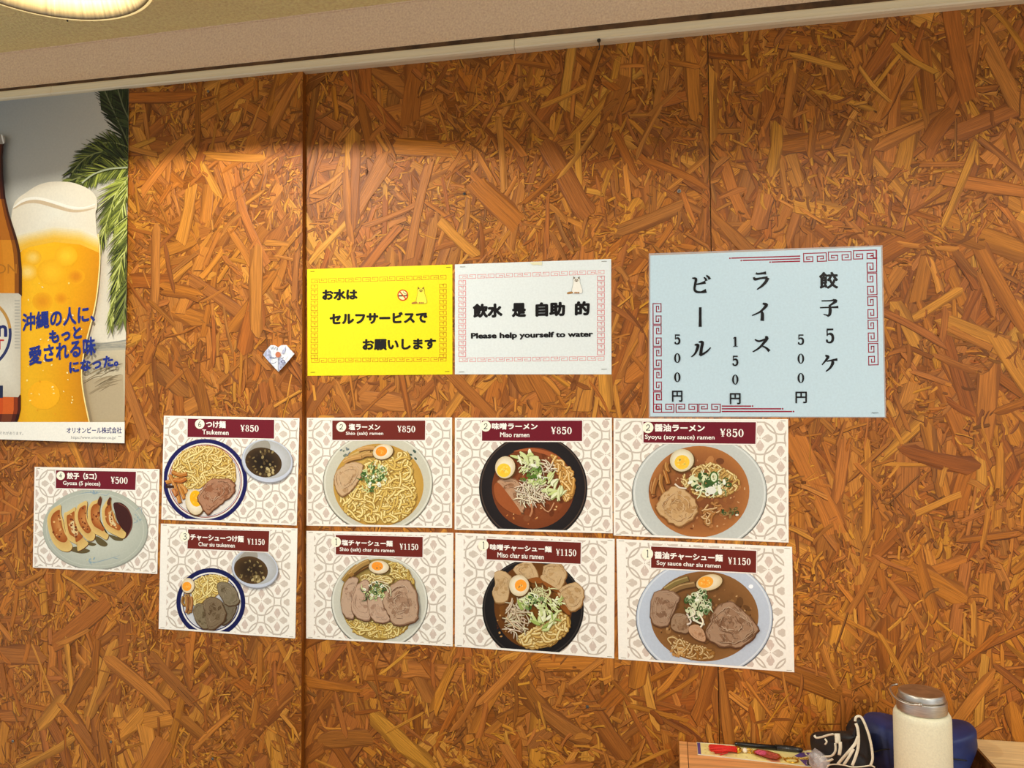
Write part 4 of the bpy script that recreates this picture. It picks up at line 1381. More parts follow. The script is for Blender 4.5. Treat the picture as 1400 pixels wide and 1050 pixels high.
# yellow sign
s = Sheet('wall_sign', [(420, 368.1), (618.5, 361.7), (618.5, 511.9), (420.5, 513.8)], -0.0013, 'bright yellow laminated sign with three lines of black Japanese text and a no smoking mark', 'sign').crop(410, 350, 6.177)
OC = (198, 128, 22)
s.part('key_border', label='thin orange key pattern border')
fret_row(s, (94, 196), (1245, 162), (0, 32), 8, 4.2, OC)
fret_row(s, (94, 898), (1245, 888), (0, -32), 8, 4.2, OC)
for x in (92, 1178):
    for i in range(7 * 2):
        y = 238 + i * 45.5 - (8 if x > 1000 else 0)
        h = 40
        s.lines([(x + 28, y + 20), (x + 28, y + 8), (x + 2, y + 8), (x + 2, y + h), (x + 58, y + h), (x + 58, y + 6), (x + 36, y + 6), (x + 36, y + 28)], 4.0, OC)
s.part('lettering', label='bold black lettering, top line')
s.text('お水は', (188, 280), (487, 276), (188, 376), INK, .056)
s.part('lettering', label='bold black lettering, middle line')
s.text('セルフサービスで', (250, 482), (1078, 468), (250, 580), INK, .056)
s.part('lettering', label='bold black lettering, bottom line')
s.text('お願いします', (528, 702), (1150, 694), (528, 798), INK, .050)
s.part('no_smoking_symbol', label='red no smoking symbol')
s.poly(ell(869, 331, 40, 42), (250, 240, 170))
s.poly([(832, 330), (905, 330), (905, 342), (832, 342)], (60, 46, 40))
s.stroke([(872, 300), (884, 318), (900, 322), (902, 334)], 5, (96, 96, 40), 3)
s.stroke([(842, 300), (896, 362)], 11, (206, 70, 22))
s.ring(869, 331, (46, 48), (36, 38), (206, 70, 22))
s.part('cat_drawing', label='small drawing of a sitting cat')
cat_drawing(s, 1022, 258, 404, (176, 150, 40), (244, 230, 70), (130, 92, 30))
for x, y in ((88, 128), (1235, 93), (90, 980), (1225, 972)): s.part('corner_mark'); s.poly([(x, y), (x + 38, y - 1), (x + 38, y + 4), (x, y + 5)], (150, 130, 30))
s.build(sheet_col=(247, 226, 28))

# white help yourself sign
s = Sheet('wall_sign', [(621.9, 361.5), (835.5, 354.1), (836, 511.8), (621.9, 511.8)], -0.0013, 'white laminated sign with Chinese text and the words Please help yourself to water', 'sign').crop(615, 350, 6.087)
OC = (222, 140, 138)
s.part('key_border', label='thin pink key pattern border')
fret_row(s, (74, 160), (1295, 118), (0, 30), 8, 4.2, OC)
fret_row(s, (74, 880), (1295, 866), (0, -30), 8, 4.2, OC)
for x, ya, yb in ((72, 198, 842), (1226, 160, 828)):
    n = 14
    for i in range(n):
        y = ya + (yb - ya) * i / n
        h = (yb - ya) / n - 5
        s.lines([(x + 28, y + 20), (x + 28, y + 8), (x + 2, y + 8), (x + 2, y + h), (x + 60, y + h), (x + 60, y + 6), (x + 38, y + 6), (x + 38, y + 28)], 4.4, (226, 124, 126))
s.part('lettering', label='bold black lettering')
for t, a, b, c in (('飲水', (190, 397), (440, 393), (190, 516)), ('是', (515, 391), (635, 389), (515, 511)), ('自助', (712, 386), (960, 380), (712, 506)), ('的', (1040, 377), (1165, 373), (1040, 497))):
    s.text(t, a, b, c, INK, .06)
s.part('english_lettering', label='bold black English line')
s.text('Please help yourself to water', (175, 640), (1192, 624), (175, 702), INK, .045)
s.part('cat_drawing', label='small drawing of a sitting cat')
cat_drawing(s, 1054, 168, 314, (170, 172, 172), (240, 236, 224), (110, 92, 70))
s.part('tape_piece', label='yellowed clear tape')
s.poly([(660, 52), (768, 48), (768, 78), (720, 72), (690, 76)], (228, 222, 186))
for x, y in ((85, 88), (1262, 42), (75, 962), (1262, 940)): s.part('corner_mark'); s.poly([(x, y), (x + 44, y - 1), (x + 44, y + 4), (x, y + 5)], (160, 158, 150))
s.build(sheet_col=(226, 232, 230))

# large pale blue price sign
film = [(887, 346.5), (1206.5, 335.2), (1211.5, 571.0), (887, 570.6)]
s = Sheet('price_sign', [(889, 349.4), (1204.7, 337.3), (1209.6, 569.9), (889, 569.2)], -0.0016, 'large pale blue price sign with vertical black Japanese text and red key border', 'sign').crop(880, 330, 4.1176)
DR = (150, 30, 52)
s.part('key_border', label='dark red key pattern and lines, upper right')


def key_unit(s, o, U, V, w):
    M = lambda u, v: (o[0] + U[0] * u + V[0] * v, o[1] + U[1] * u + V[1] * v)
    s.lines([M(*q) for q in ((.27, .70), (.13, .70), (.13, .42), (.40, .42), (.40, 1), (0, 1), (0, 0), (1, 0), (1, 1), (.60, 1), (.60, .38), (.87, .38), (.87, .70), (.74, .70))], w, DR)


s.crop(1060, 330, 8.075)
for xa, ya in ((312, 134), (586, 119), (862, 104)): key_unit(s, (xa, ya), (250, -8), (2, 92), 11)
for i in range(4): key_unit(s, (1119 + 4 * i, 352 + 258 * i), (4, 236), (-103, 3), 11)
s.lines([(1118, 100), (1119, 338), (1016, 341), (1013, 240), (1078, 240), (1080, 308), (1046, 310), (1045, 278)], 11.5, DR)
s.lines([(1060, 156), (1082, 156), (1082, 180), (1120, 184)], 11.5, DR)
s.crop(900, 340, 8.75)
for xa, xb, y in ((880, 1400, 113), (1016, 1400, 141), (1362, 1400, 160)): s.lines([(xa, y), (1690, y - (1690 - xa) * .030)], 15, DR); s.poly(ell(xa - 24, y + 1, 10, 10, n=12), DR)
s.part('key_border', label='dark red key pattern and lines, lower left')
s.crop(885, 450, 8.4)
for i in range(-2, 3): key_unit(s, (68 + 1.2 * i, 213 + 253 * i), (1, 236), (92, 0), 11)
s.lines([(72, 722), (72, 955), (305, 955), (305, 862), (212, 862), (212, 920), (280, 920), (280, 890), (246, 890)], 11.5, DR)
s.lines([(72, 722), (160, 720), (162, 812), (104, 812), (104, 752), (136, 750), (136, 785)], 11.5, DR)
s.lines([(76, 862), (162, 862), (162, 918), (100, 918), (100, 888), (134, 888)], 11.5, DR)
for xa in (330, 592): key_unit(s, (xa, 955), (246, 0), (0, -93), 11)
for xb, y in ((1185, 884), (1530, 915), (1655, 946)):
    s.lines([(862, y), (xb, y)], 15, DR); s.poly(ell(xb + 24, y, 10, 10, n=12), DR)
B = lambda pts, w: s.stroke(pts, [v * 1.45 + (1.5 if s.k_ > 6 else 0) for v in w], INK, 4)
s.part('item_lettering', label='black vertical lettering, right column')
s.crop(1060, 330, 8.075)
s.text('餃', (482, 338), (694, 334), (484, 526), INK, .034)
s.part('item_lettering')
B([(510, 657), (600, 655), (640, 650)], [9, 10, 14]); B([(634, 644), (668, 658), (640, 682), (596, 712)], [10, 26, 18, 10]); B([(600, 700), (606, 760), (600, 806), (582, 822)], [14, 24, 22, 14]); B([(590, 826), (566, 814), (532, 806)], [16, 10, 6]); B([(492, 732), (580, 729), (660, 727), (696, 724)], [9, 10, 14, 20])
s.crop(1040, 440, 7.778)
s.part('item_lettering')
s.serif('5', (680, 72), (790, 70), (682, 224), INK)
s.part('item_lettering')
B([(686, 358), (716, 372), (700, 400), (652, 458)], [10, 22, 16, 6]); B([(700, 420), (760, 408), (816, 400)], [8, 12, 20]); B([(762, 412), (766, 440), (740, 488), (694, 528)], [16, 22, 16, 7])
s.part('price_lettering', label='black vertical price, right column')
for ch, y in (('5', 134), ('0', 338), ('0', 544)): s.serif(ch, (386, y), (468, y), (387, y + 107), INK)
s.text('円', (370, 742), (492, 742), (370, 866), INK, .022)
s.part('item_lettering', label='black vertical lettering, middle column')
s.crop(900, 340, 8.75)
B([(1168, 292), (1190, 300), (1250, 294), (1290, 290)], [18, 14, 16, 26]); B([(1146, 340), (1158, 366), (1230, 352), (1308, 344)], [14, 22, 14, 22]); B([(1310, 346), (1286, 396), (1240, 446), (1180, 488)], [28, 24, 18, 7])
s.part('item_lettering')
B([(1250, 656), (1294, 672), (1262, 716), (1210, 760), (1122, 800)], [12, 28, 20, 14, 8]); B([(1228, 738), (1246, 780), (1244, 862)], [10, 24, 30])
s.crop(880, 330, 4.1176)
s.part('item_lettering')
B([(626, 552), (650, 562), (690, 548)], [5, 8, 6]); B([(684, 536), (694, 545), (676, 572), (650, 600), (614, 622)], [6, 14, 10, 8, 4]); B([(662, 586), (690, 600), (708, 618)], [4, 8, 12])
s.part('item_lettering', label='black vertical lettering, left column')
s.crop(900, 340, 8.75)
B([(405, 352), (450, 362), (442, 420), (434, 480), (452, 512), (510, 520), (574, 504)], [8, 22, 20, 18, 20, 14, 34]); B([(452, 426), (510, 416), (564, 400)], [10, 14, 26]); B([(546, 342), (566, 360), (576, 384)], [10, 14, 20]); B([(574, 320), (600, 338), (616, 366)], [10, 16, 22])
s.part('item_lettering')
B([(502, 700), (502, 820), (502, 934)], [20, 20, 24])
s.crop(885, 450, 8.4)
s.part('item_lettering')
B([(544, 180), (582, 184), (568, 240), (544, 286), (506, 318)], [8, 24, 20, 14, 7]); B([(590, 148), (632, 152), (622, 220), (612, 304)], [8, 24, 22, 26]); B([(606, 304), (650, 280), (696, 246), (728, 210)], [14, 16, 12, 7])
s.part('price_lettering', label='black vertical price, left column')
for ch, y in (('5', 60), ('0', 276), ('0', 496)): s.serif(ch, (302, y), (386, y), (303, y + 112), INK)
s.text('円', (284, 706), (404, 706), (284, 834), INK, .022)
s.part('price_lettering', label='black vertical price, middle column')
for ch, y in (('1', 86), ('5', 304), ('0', 522)): s.serif(ch, (968, y), (1052, y), (969, y + 114), INK)
s.text('円', (948, 734), (1072, 734), (948, 862), INK, .022)
s.part('corner_mark')
s.crop(880, 330, 4.1176)
s.poly([(1284, 963), (1322, 963), (1322, 966), (1284, 966)], (120, 130, 132))
root = s.build(sheet_col=(194, 216, 226))
mf, nt, p = mat('clear_laminate')
tcn = N(nt, 'ShaderNodeTexCoord'); nn = N(nt, 'ShaderNodeTexNoise'); nn.inputs['Scale'].default_value = 40
nt.links.new(tcn.outputs['Object'], nn.inputs['Vector'])
mrn = N(nt, 'ShaderNodeMapRange'); mrn.inputs['To Min'].default_value = .12; mrn.inputs['To Max'].default_value = .3
nt.links.new(nn.outputs['Fac'], mrn.inputs['Value']); nt.links.new(mrn.outputs['Result'], p.inputs['Roughness'])
p.inputs['Base Color'].default_value = lin((225, 215, 208))
p.inputs['Alpha'].default_value = 0.35
bm = bmesh.new()
A = [W(x, y, -0.0015) - s.loc for x, y in film]
add_prism(bm, A, [v + Vector((0, .0002, 0)) for v in A])
o = bm_obj('laminate_film', bm, mf, root); o['label'] = 'clear laminate margin'

# ------------------------------------------------------------------ beer poster
edge = [(176, 118), (175.3, 200), (174, 300), (173, 400), (172, 470), (168.5, 510), (168, 545), (170.5, 580), (170.2, 606)]
full = [(-118, 137), (176, 117)] + edge[1:] + [(-118, 597)]
s = Sheet('beer_poster', full, PL - 0.0013, 'large poster of a beer bottle and a foaming glass under palm leaves', 'poster', None, M_POSTER)
s.clip = None
lin_edge = lambda y: 176 + (170.2 - 176) * (y - 118) / (606 - 118)
s.part('sky_print', label='hazy grey blue sky fading to cream')
s.lay += STEP
cols, rows = 8, 14
def skyc(x, y):
    t = max(0, min(1, (y - 130) / 320)); u = max(0, min(1, (x + 118) / 290))
    c = mixc(mixc((116, 130, 144), (190, 182, 166), u), (222, 212, 190), t ** .8)
    if y > 440: c = mixc(c, (222, 214, 194), min(1, (y - 440) / 60))
    return lin(c)
def ex(y):
    for (xa, ya), (xb, yb) in zip(edge, edge[1:]):
        if ya <= y <= yb: return xa + (xb - xa) * (y - ya) / (yb - ya)
    return 172
for i in range(cols):
    for j in range(rows):
        def pp(i, j):
            y = 119 + (577 - 119) * j / rows
            x = -118 + (ex(y) + 118) * i / cols
            return (x, max(y, 138 - (x + 118) * .068))
        q = [pp(i, j), pp(i + 1, j), pp(i + 1, j + 1), pp(i, j + 1)]
        s._face(q, [skyc(*v) for v in q])
s.warp = lambda x, y: x + (ex(y) - lin_edge(y)) * max(0.0, min(1.0, (x - 100) / 60))
s.part('beach_print', label='pale beach and sea')
s.clip = [(-118, 139), (176, 119), (170.5, 577), (-118, 577)]
s.poly([(100, 470), (172, 467), (172, 480), (100, 484)], (176, 168, 148))
s.poly([(100, 482), (172, 478), (172, 577), (100, 577)], (196, 182, 152))
s.poly([(112, 520), (172, 512), (172, 577), (118, 577)], (178, 160, 128))
for k in range(26):
    x, y = 113 + s.r.random() * 34, 500 + s.r.random() * 40
    s.stroke([(x, y), (x + 14, y - 8), (x + 26, y - 11)], 1.3, mixc((112, 96, 70), (160, 142, 110), s.r.random()), 3, True)
for k in range(9): s.stroke([(120, 469 + s.r.uniform(-2, 9)), (172, 466 + s.r.uniform(-2, 9))], .8, (150, 148, 136))
s.part('palm_leaves_print', label='green palm fronds')


def frond(spine, leaf, da, cols, n, w=1.5, side=(1, -1)):
    sp = smooth(spine, 12, False)
    l0 = s.lay
    for k in range(n):
        s.st = FINE
        s.lay = l0 + FINE * k * 2
        i = min(int(k / n * (len(sp) - 1)), len(sp) - 2)
        p, q = sp[i], sp[i + 1]
        a = math.atan2(q[1] - p[1], q[0] - p[0])
        t = k / n
        L = leaf * (0.55 + 0.45 * math.sin(math.pi * min(1, .2 + t))) * s.r.uniform(.75, 1.15)
        for sd in side:
            b = a + sd * (da * (1 - .4 * t)) + s.r.uniform(-.12, .12)
            droop = s.r.uniform(.04, .16)
            e = (p[0] + L * math.cos(b), p[1] + L * math.sin(b) + L * droop)
            m_ = (p[0] + L * .5 * math.cos(b), p[1] + L * .5 * math.sin(b) + L * droop * .2)
            s.stroke([p, m_, e], [w, w * .9, w * .15], s.r.choice(cols), 2)
    s.st = STEP
    s.lay = l0 + FINE * 2 * n + STEP
    s.stroke(sp, w * .8, mixc(cols[0], (210, 205, 150), .35))


DK, MD, LT = [(40, 48, 30), (52, 62, 36), (66, 76, 44), (34, 38, 26)], [(84, 92, 42), (104, 112, 48), (60, 66, 32), (136, 142, 66), (40, 44, 24)], [(172, 178, 78), (146, 152, 62), (112, 118, 44), (200, 204, 122), (74, 78, 36)]
s.poly([(136, 122), (176, 118), (176, 196), (166, 182), (152, 160), (138, 150)], (50, 58, 36))
frond([(186, 218), (168, 180), (150, 140), (138, 112)], 32, .55, DK, 64, 2.2)
frond([(186, 180), (170, 150), (160, 118)], 26, .7, DK, 40, 2.2)
frond([(182, 205), (160, 196), (140, 196), (124, 205)], 24, .8, MD[:3] + DK, 52, 2.0)
frond([(182, 226), (150, 208), (120, 214), (98, 236)], 30, .7, MD + DK, 80, 2.0)
frond([(180, 230), (150, 230), (120, 238), (94, 248)], 24, .75, MD, 80, 1.9)
s.poly([(140, 206), (172, 200), (174, 236), (140, 240)], (58, 68, 40))
frond([(180, 218), (160, 218), (142, 226)], 26, 1.0, DK + MD, 60, 2.0)
frond([(176, 228), (140, 232), (112, 252)], 26, .9, MD + LT[:2], 70, 1.8)
frond([(178, 240), (160, 262), (150, 290), (138, 330)], 36, .55, LT + MD, 59, 1.5)
frond([(178, 246), (168, 280), (156, 310)], 34, .5, LT + MD[:2], 43, 1.5)
frond([(180, 290), (168, 320), (160, 350)], 36, .5, LT + MD, 37, 1.5)
frond([(186, 320), (170, 350), (158, 400)], 30, .6, MD + DK, 60, 1.9)
frond([(182, 300), (172, 340), (160, 380), (151, 440)], 34, .42, LT + MD, 68, 1.5)
frond([(166, 352), (160, 390), (152, 446)], 24, .35, LT + MD, 50, 1.8)
frond([(176, 380), (171, 410), (168, 436)], 34, .5, MD, 60, 1.9)
s.stroke([(112, 250), (128, 238), (150, 231), (174, 229)], 2.0, (170, 176, 140), 4)
s.part('beer_glass_print', label='tall glass of golden beer with a thick cream head')
gl = smooth([(10, 330), (16, 292), (22, 274), (36, 263), (52, 253), (69, 248.6), (88, 248.4), (104, 251), (122, 259), (131.5, 270), (132.6, 284), (130.5, 292), (133, 320), (136, 346), (135, 372), (131, 409), (124.5, 439), (116.5, 470), (112, 500), (112, 522), (115, 545), (122, 577), (-10, 577), (-10, 400)], 3)
right = [(y, x) for x, y in ((134, 322), (136, 346), (135, 372), (131, 409), (124.5, 439), (116.5, 470), (112, 500), (112, 522), (115, 545), (122, 577.5))]
def gx(y):
    for (ya, xa), (yb_, xb) in zip(right, right[1:]):
        if ya <= y <= yb_: return xa + (xb - xa) * (y - ya) / (yb_ - ya)
    return right[-1][1]
s.lay += STEP
GC = [(214, 132, 12), (240, 168, 18), (252, 190, 30), (248, 182, 26), (238, 164, 18), (214, 140, 22)]
for k in range(17):
    ya, yb_ = 322 + 15 * k, 322 + 15 * (k + 1)
    for m_ in range(5):
        xs = lambda y, t: -10 + (gx(y) + 10) * t
        q = [(xs(ya, m_ / 5), ya), (xs(ya, (m_ + 1) / 5), ya), (xs(yb_, (m_ + 1) / 5), yb_), (xs(yb_, m_ / 5), yb_)]
        sh = 1.0 - .10 * (k / 17)
        ca, cb = tuple(v * sh for v in GC[m_]), tuple(v * sh for v in GC[m_ + 1])
        s._face(q, [lin(ca), lin(cb), lin(cb), lin(ca)])
head = smooth([(10, 345), (16, 292), (22, 274), (36, 263), (52, 253), (69, 248.6), (88, 248.4), (104, 251), (122, 259), (131.5, 270), (132.6, 284), (130.5, 292), (132.5, 318), (134, 336)], 3, False)
s.grad((76, 292), head + [(120, 328), (96, 322), (70, 324), (46, 330), (28, 344)], (232, 226, 208), (226, 214, 190), 4)
for k in range(8):
    t = k / 8
    c = mixc((230, 220, 194), (238, 178, 40), t)
    s.poly([(12 + 8 * t, 322 + t * 22), (40, 316 + t * 18), (74, 309 + t * 18), (110, 312 + t * 19), (133 + t * .8, 322 + t * 20), (134 + t, 328 + t * 20), (110, 318 + t * 19), (74, 315 + t * 18), (40, 322 + t * 18), (12 + 8 * t, 328 + t * 22)], c)
s.stroke([(18, 286), (32, 277), (50, 275), (72, 281), (96, 288), (114, 288), (130, 284)], [1, 5, 6, 5, 4, 3, 1], (204, 180, 146), 4)
s.stroke([(18, 284), (32, 274), (50, 271), (72, 276), (96, 283), (114, 284), (130, 279)], [1, 4, 4, 4, 3, 2, 1], (242, 236, 220), 4)
s.stroke([(134, 320), (136.4, 346), (135.4, 372), (131.4, 409), (125, 439), (117, 470), (112.5, 500), (112.5, 522), (116, 545), (122, 577)], 1.6, (252, 226, 150), 3)
for (x, y, r_, c) in ((45, 352, 12, (244, 206, 110)), (38, 372, 14, (246, 214, 130)), (104, 378, 12, (214, 128, 20)), (58, 412, 14, (224, 144, 20)), (84, 408, 10, (222, 138, 16)), (70, 372, 20, (250, 192, 40)), (66, 480, 16, (252, 196, 40)), (90, 350, 16, (252, 200, 50)), (60, 540, 22, (244, 176, 26))):
    for k in range(5): s.poly(ell(x, y, r_ * (1 - k * .17), r_ * (1 - k * .17) * .9, n=18), mixc((240, 172, 22), c, (k + 1) / 6))
specks(s, 70, 470, 46, 104, 46, 1.1, [(255, 226, 130), (226, 150, 20), (255, 236, 170)])
s.part('bottle_print', label='brown beer bottle with an off white label')
hw = [(183, 38), (195, 39), (200, 37), (206, 37), (214, 36), (240, 37), (270, 40), (290, 44.5), (305, 49), (320, 54), (334, 58), (346, 60.5), (370, 62.5), (400, 62.5), (500, 61.5), (560, 61), (572, 58), (577, 56)]
ctr = -32.5
def bslice(ya, yb, c, f=1.0, edgec=None):
    R_ = [(y, w_) for y, w_ in hw if ya < y < yb]
    import bisect
    def wid(y):
        for (y0, w0), (y1, w1) in zip(hw, hw[1:]):
            if y0 <= y <= y1: return w0 + (w1 - w0) * (y - y0) / (y1 - y0)
        return hw[-1][1]
    ys = [ya] + [y for y, _ in R_] + [yb]
    for fr, col in (((1.0, edgec or mixc(c, (30, 8, 4), .75)), (.93, mixc(c, (60, 20, 6), .45)), (.84, mixc(c, (255, 190, 80), .12)), (.6, c))):
        s.poly([(ctr + wid(y) * f * fr, y) for y in ys] + [(ctr - wid(y) * f * fr, y) for y in reversed(ys)], col)
bslice(195, 274, (92, 40, 20)); bslice(272, 330, (168, 92, 18)); bslice(328, 405, (206, 126, 24)); s.part('bottle_base_print', None, 'reddish amber base of the bottle')
bslice(540, 577, (196, 78, 24)); bslice(566, 577, (90, 34, 18))
s.part('bottle_cap_print', None, 'pale metal bottle cap')
s.poly([(-71, 183), (-4, 183), (6, 186), (7.5, 194), (5, 197), (-70, 197)], (150, 140, 128)); s.stroke([(2, 184), (5, 196)], 2, (226, 222, 214))
lb = s.part('bottle_label_print', None, 'off white oval bottle label')
s.grad((-10, 470), [(-93, 400), (25, 401), (29, 404), (28.5, 470), (28, 538), (25, 543), (-93, 541)], (222, 216, 198), (196, 186, 166), 4, 2)
s.ring(-28, 456, (44, 49), (40, 45), (46, 52, 92), n=48); s.ring(-28, 456, (44, 49), (40, 45), (186, 138, 66), n=48, a0=-math.pi * .75, a1=-.15)
s.text('Orion', (-66, 437), (10, 437), (-66, 461), (34, 42, 96), .03)
s.text('DRAFT', (-56, 464), (5.5, 464), (-56, 478), (190, 50, 40), .01)
s.poly([(-40, 527), (4, 527), (4, 544), (-40, 544)], (36, 42, 70))
for k in range(16): s.poly([(20, 410 + k * 4.3), (27, 410 + k * 4.3), (27, 412 + k * 4.3), (20, 412 + k * 4.3)], (176, 170, 156))
s.text('ORION', (-40, 361), (23, 361), (-40, 374), (176, 110, 30), 0)
s.clip = None
s.warp = None
s.part('slogan_lettering', label='slanted bold navy slogan')
NV = (34, 50, 132)
s.crop(0, 360, 4.04)
s.text('沖縄の人に、', (122, 277), (525, 222), (122, 378), NV, .034)
s.text('もっと', (268, 372), (447, 340), (274, 446), NV, .055)
s.text('愛される味', (157, 462), (527, 400), (160, 566), NV, .034)
s.text('になった。', (380, 543), (652, 500), (383, 610), NV, .05)
s.part('footer_band', label='white band at the foot of the poster')
s.crop(0, 0, 1)
s.poly([(-118, 577), (170.3, 577), (170.2, 606), (-118, 597)], (240, 236, 224))
s.part('footer_lettering', label='small navy company name and web address')
s.crop(0, 360, 4.04)
s.text('オリオンビール株式会社', (368, 905), (672, 905), (368, 940), (46, 44, 108), .02)
s.text('https://www.orionbeer.co.jp/', (393, 953), (640, 955), (393, 974), (120, 118, 118), 0)
s.text('おそれがあります。', (-20, 928), (128, 930), (-20, 946), (120, 118, 116), 0)
s.poly([(652, 954), (670, 954), (670, 957), (652, 957)], (150, 148, 146))
s.build(sheet_col=(214, 206, 190))

# ------------------------------------------------------------------ folded paper heart
hp = PL - 0.0013
hc = W(381, 490, hp)
H = lambda x, y, d=0.0: W(340 + x / 15.0, 450 + y / 15.0, hp - d) - hc
hr = empty('paper_heart', hc, 'small origami heart folded from a printed note, pinned beside the board seam', 'paper heart')
m_note = simple('printed_note_paper', (226, 228, 232), 0.6, noise=0.10, scale=160)
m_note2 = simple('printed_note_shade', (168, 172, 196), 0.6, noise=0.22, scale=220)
bm = bmesh.new()
outl = [(295, 525), (345, 450), (395, 390), (450, 328), (540, 330), (602, 372), (668, 328), (772, 326), (940, 508), (775, 700), (612, 878), (440, 695)]
front = [H(x, y, 0.0062) for x, y in outl]
back = [H(x, y, 0.0006) for x, y in outl]
add_prism(bm, front, back)
bm_obj('folded_body', bm, m_note, hr)
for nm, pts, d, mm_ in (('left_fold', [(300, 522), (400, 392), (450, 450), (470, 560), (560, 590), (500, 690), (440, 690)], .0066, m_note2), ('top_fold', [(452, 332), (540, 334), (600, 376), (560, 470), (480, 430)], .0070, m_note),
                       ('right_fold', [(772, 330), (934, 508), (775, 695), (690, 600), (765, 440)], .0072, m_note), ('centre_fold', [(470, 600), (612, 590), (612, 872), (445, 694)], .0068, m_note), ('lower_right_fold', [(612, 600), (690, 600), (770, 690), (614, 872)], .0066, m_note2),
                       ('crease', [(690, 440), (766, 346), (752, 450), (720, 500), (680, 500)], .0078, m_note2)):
    bm = bmesh.new()
    add_prism(bm, [H(x, y, d) for x, y in pts], [H(x, y, .0061) for x, y in pts])
    bm_obj('paper_fold', bm, mm_, hr)
for pts, w_ in (([(430, 690), (520, 695), (570, 665)], 9), ([(430, 580), (500, 600), (560, 580)], 11), ([(455, 360), (475, 420), (500, 350), (520, 420), (560, 360), (580, 420), (600, 370)], 7), ([(670, 600), (720, 580)], 15), ([(660, 660), (690, 690), (740, 680), (730, 640), (690, 640), (660, 670)], 10), ([(602, 600), (602, 860)], 8)):
    bm = bmesh.new()
    add_tube(bm, [H(x, y, .0073) for x, y in smooth(pts, 3, False)], w_ / 15 / 740 * .5, 6)
    bm_obj('printed_mark', bm, simple('note_ink', (78, 84, 120), .6), hr)
bm = bmesh.new()
add_prism(bm, [H(602 + 52 * math.cos(k * math.pi / 10), 522 + 56 * math.sin(k * math.pi / 10), .0092) for k in range(20)], [H(602 + 56 * math.cos(k * math.pi / 10), 522 + 60 * math.sin(k * math.pi / 10), .0062) for k in range(20)])
bm_obj('thumbtack', bm, simple('copper_tack', (186, 104, 64), .45, noise=.08), hr)['label'] = 'round copper brown tack'

# ------------------------------------------------------------------ tables and the things on them
ZT1 = 0.8165
ZT2 = 0.8555


def wood(name, c, rough=0.38):
    m, nt, p = mat(name)
    tc = N(nt, 'ShaderNodeTexCoord'); mp = N(nt, 'ShaderNodeMapping')
    mp.inputs['Scale'].default_value = (6, 130, 130)
    nt.links.new(tc.outputs['Object'], mp.inputs['Vector'])
    no = N(nt, 'ShaderNodeTexNoise'); no.inputs['Scale'].default_value = 1; no.inputs['Detail'].default_value = 6; no.inputs['Distortion'].default_value = .8
    nt.links.new(mp.outputs['Vector'], no.inputs['Vector'])
    cr = N(nt, 'ShaderNodeValToRGB')
    cr.color_ramp.elements[0].position = .3; cr.color_ramp.elements[1].position = .7
    cr.color_ramp.elements[0].color = lin(tuple(v * .84 for v in c)); cr.color_ramp.elements[1].color = lin(tuple(v * 1.07 for v in c))
    nt.links.new(no.outputs['Fac'], cr.inputs['Fac']); nt.links.new(cr.outputs['Color'], p.inputs['Base Color'])
    p.inputs['Roughness'].default_value = rough
    return m


M_W1 = wood('orange_wood', (228, 160, 100))
M_W1b = wood('edge_wood', (234, 168, 106))
M_W2 = wood('light_wood', (246, 208, 152))
M_W2e = wood('dark_wood_edge', (126, 84, 44))


def table(name, x0, x1, y0, y1, z, th, mt, me_, label, band=None):
    r = empty(name, ((x0 + x1) / 2, (y0 + y1) / 2, 0), label, 'table')
    off = r.location
    bm = bmesh.new(); add_box(bm, (x0 + (band or 0), y0, z - th), (x1, y1, z)); bm_obj('table_top', bm, mt, r, off=off, bevel=.0012)
    bm = bmesh.new()
    if band:
        add_box(bm, (x0, y0, z - th), (x0 + band - .0012, y1, z + .0004)); bm_obj('edge_band', bm, me_, r, off=off, bevel=.001)
    else:
        add_box(bm, (x0 - .0035, y0, z - th), (x0 - .0001, y1, z - .0004)); bm_obj('edge_band', bm, me_, r, off=off)
    bm = bmesh.new()
    add_box(bm, (x0 + .05, y0 + .05, z - th - .07), (x1 - .05, y0 + .068, z - th - .0002)); add_box(bm, (x0 + .05, y1 - .068, z - th - .07), (x1 - .05, y1 - .05, z - th - .0002))
    bm_obj('apron', bm, M_W2e, r, off=off)
    for sx in (x0 + .03, x1 - .075):
        for sy in (y0 + .03, y1 - .075):
            bm = bmesh.new(); add_box(bm, (sx, sy, 0), (sx + .045, sy + .045, z - th - .0003)); bm_obj('leg', bm, M_W2e, r, off=off, bevel=.003)
    return r


t1 = table('wooden_table', 0.0125, 0.462, -0.62, -0.003, ZT1, .03, M_W1, M_W1b, 'orange brown wooden table against the wall under the menu cards', .0145)
t2 = table('wooden_table', 0.482, 1.15, -0.62, -0.003, ZT2, .016, M_W2, M_W2e, 'lighter and higher wooden table next to the navy bag, with a dark side edge')

CT = lambda x, y, h=0.0: T(920 + x / 6.667, 1000 + y / 6.667, ZT1 + h)

# printed charm card
c0 = Vector((0.14, -0.034, ZT1))
ck = empty('printed_card', c0, 'pale yellow printed card with purple ends lying on the orange table', 'card')
def card_xy(u, v):
    a, b = Vector((0.0425, -0.0035)), Vector((0.0425, -0.053))
    c, d = Vector((0.2440, -0.0055)), Vector((0.2380, -0.0690))
    p = (a * (1 - u) + c * u) * (1 - v) + (b * (1 - u) + d * u) * v
    return p
cl_ = []
def card_part(name, polys, h, col, parent=ck):
    bm = bmesh.new()
    for q in polys:
        P = [card_xy(u, v) for u, v in q]
        add_prism(bm, [(p.x, p.y, ZT1 + h) for p in P], [(p.x, p.y, ZT1 + max(h - .0005, .0001)) for p in P])
    return bm_obj(name, bm, simple(name, col, .35, noise=.04), parent, off=c0)
card_part('card_sheet', [[(0, 0), (1, 0), (1, 1), (0, 1)]], .0007, (246, 230, 156))
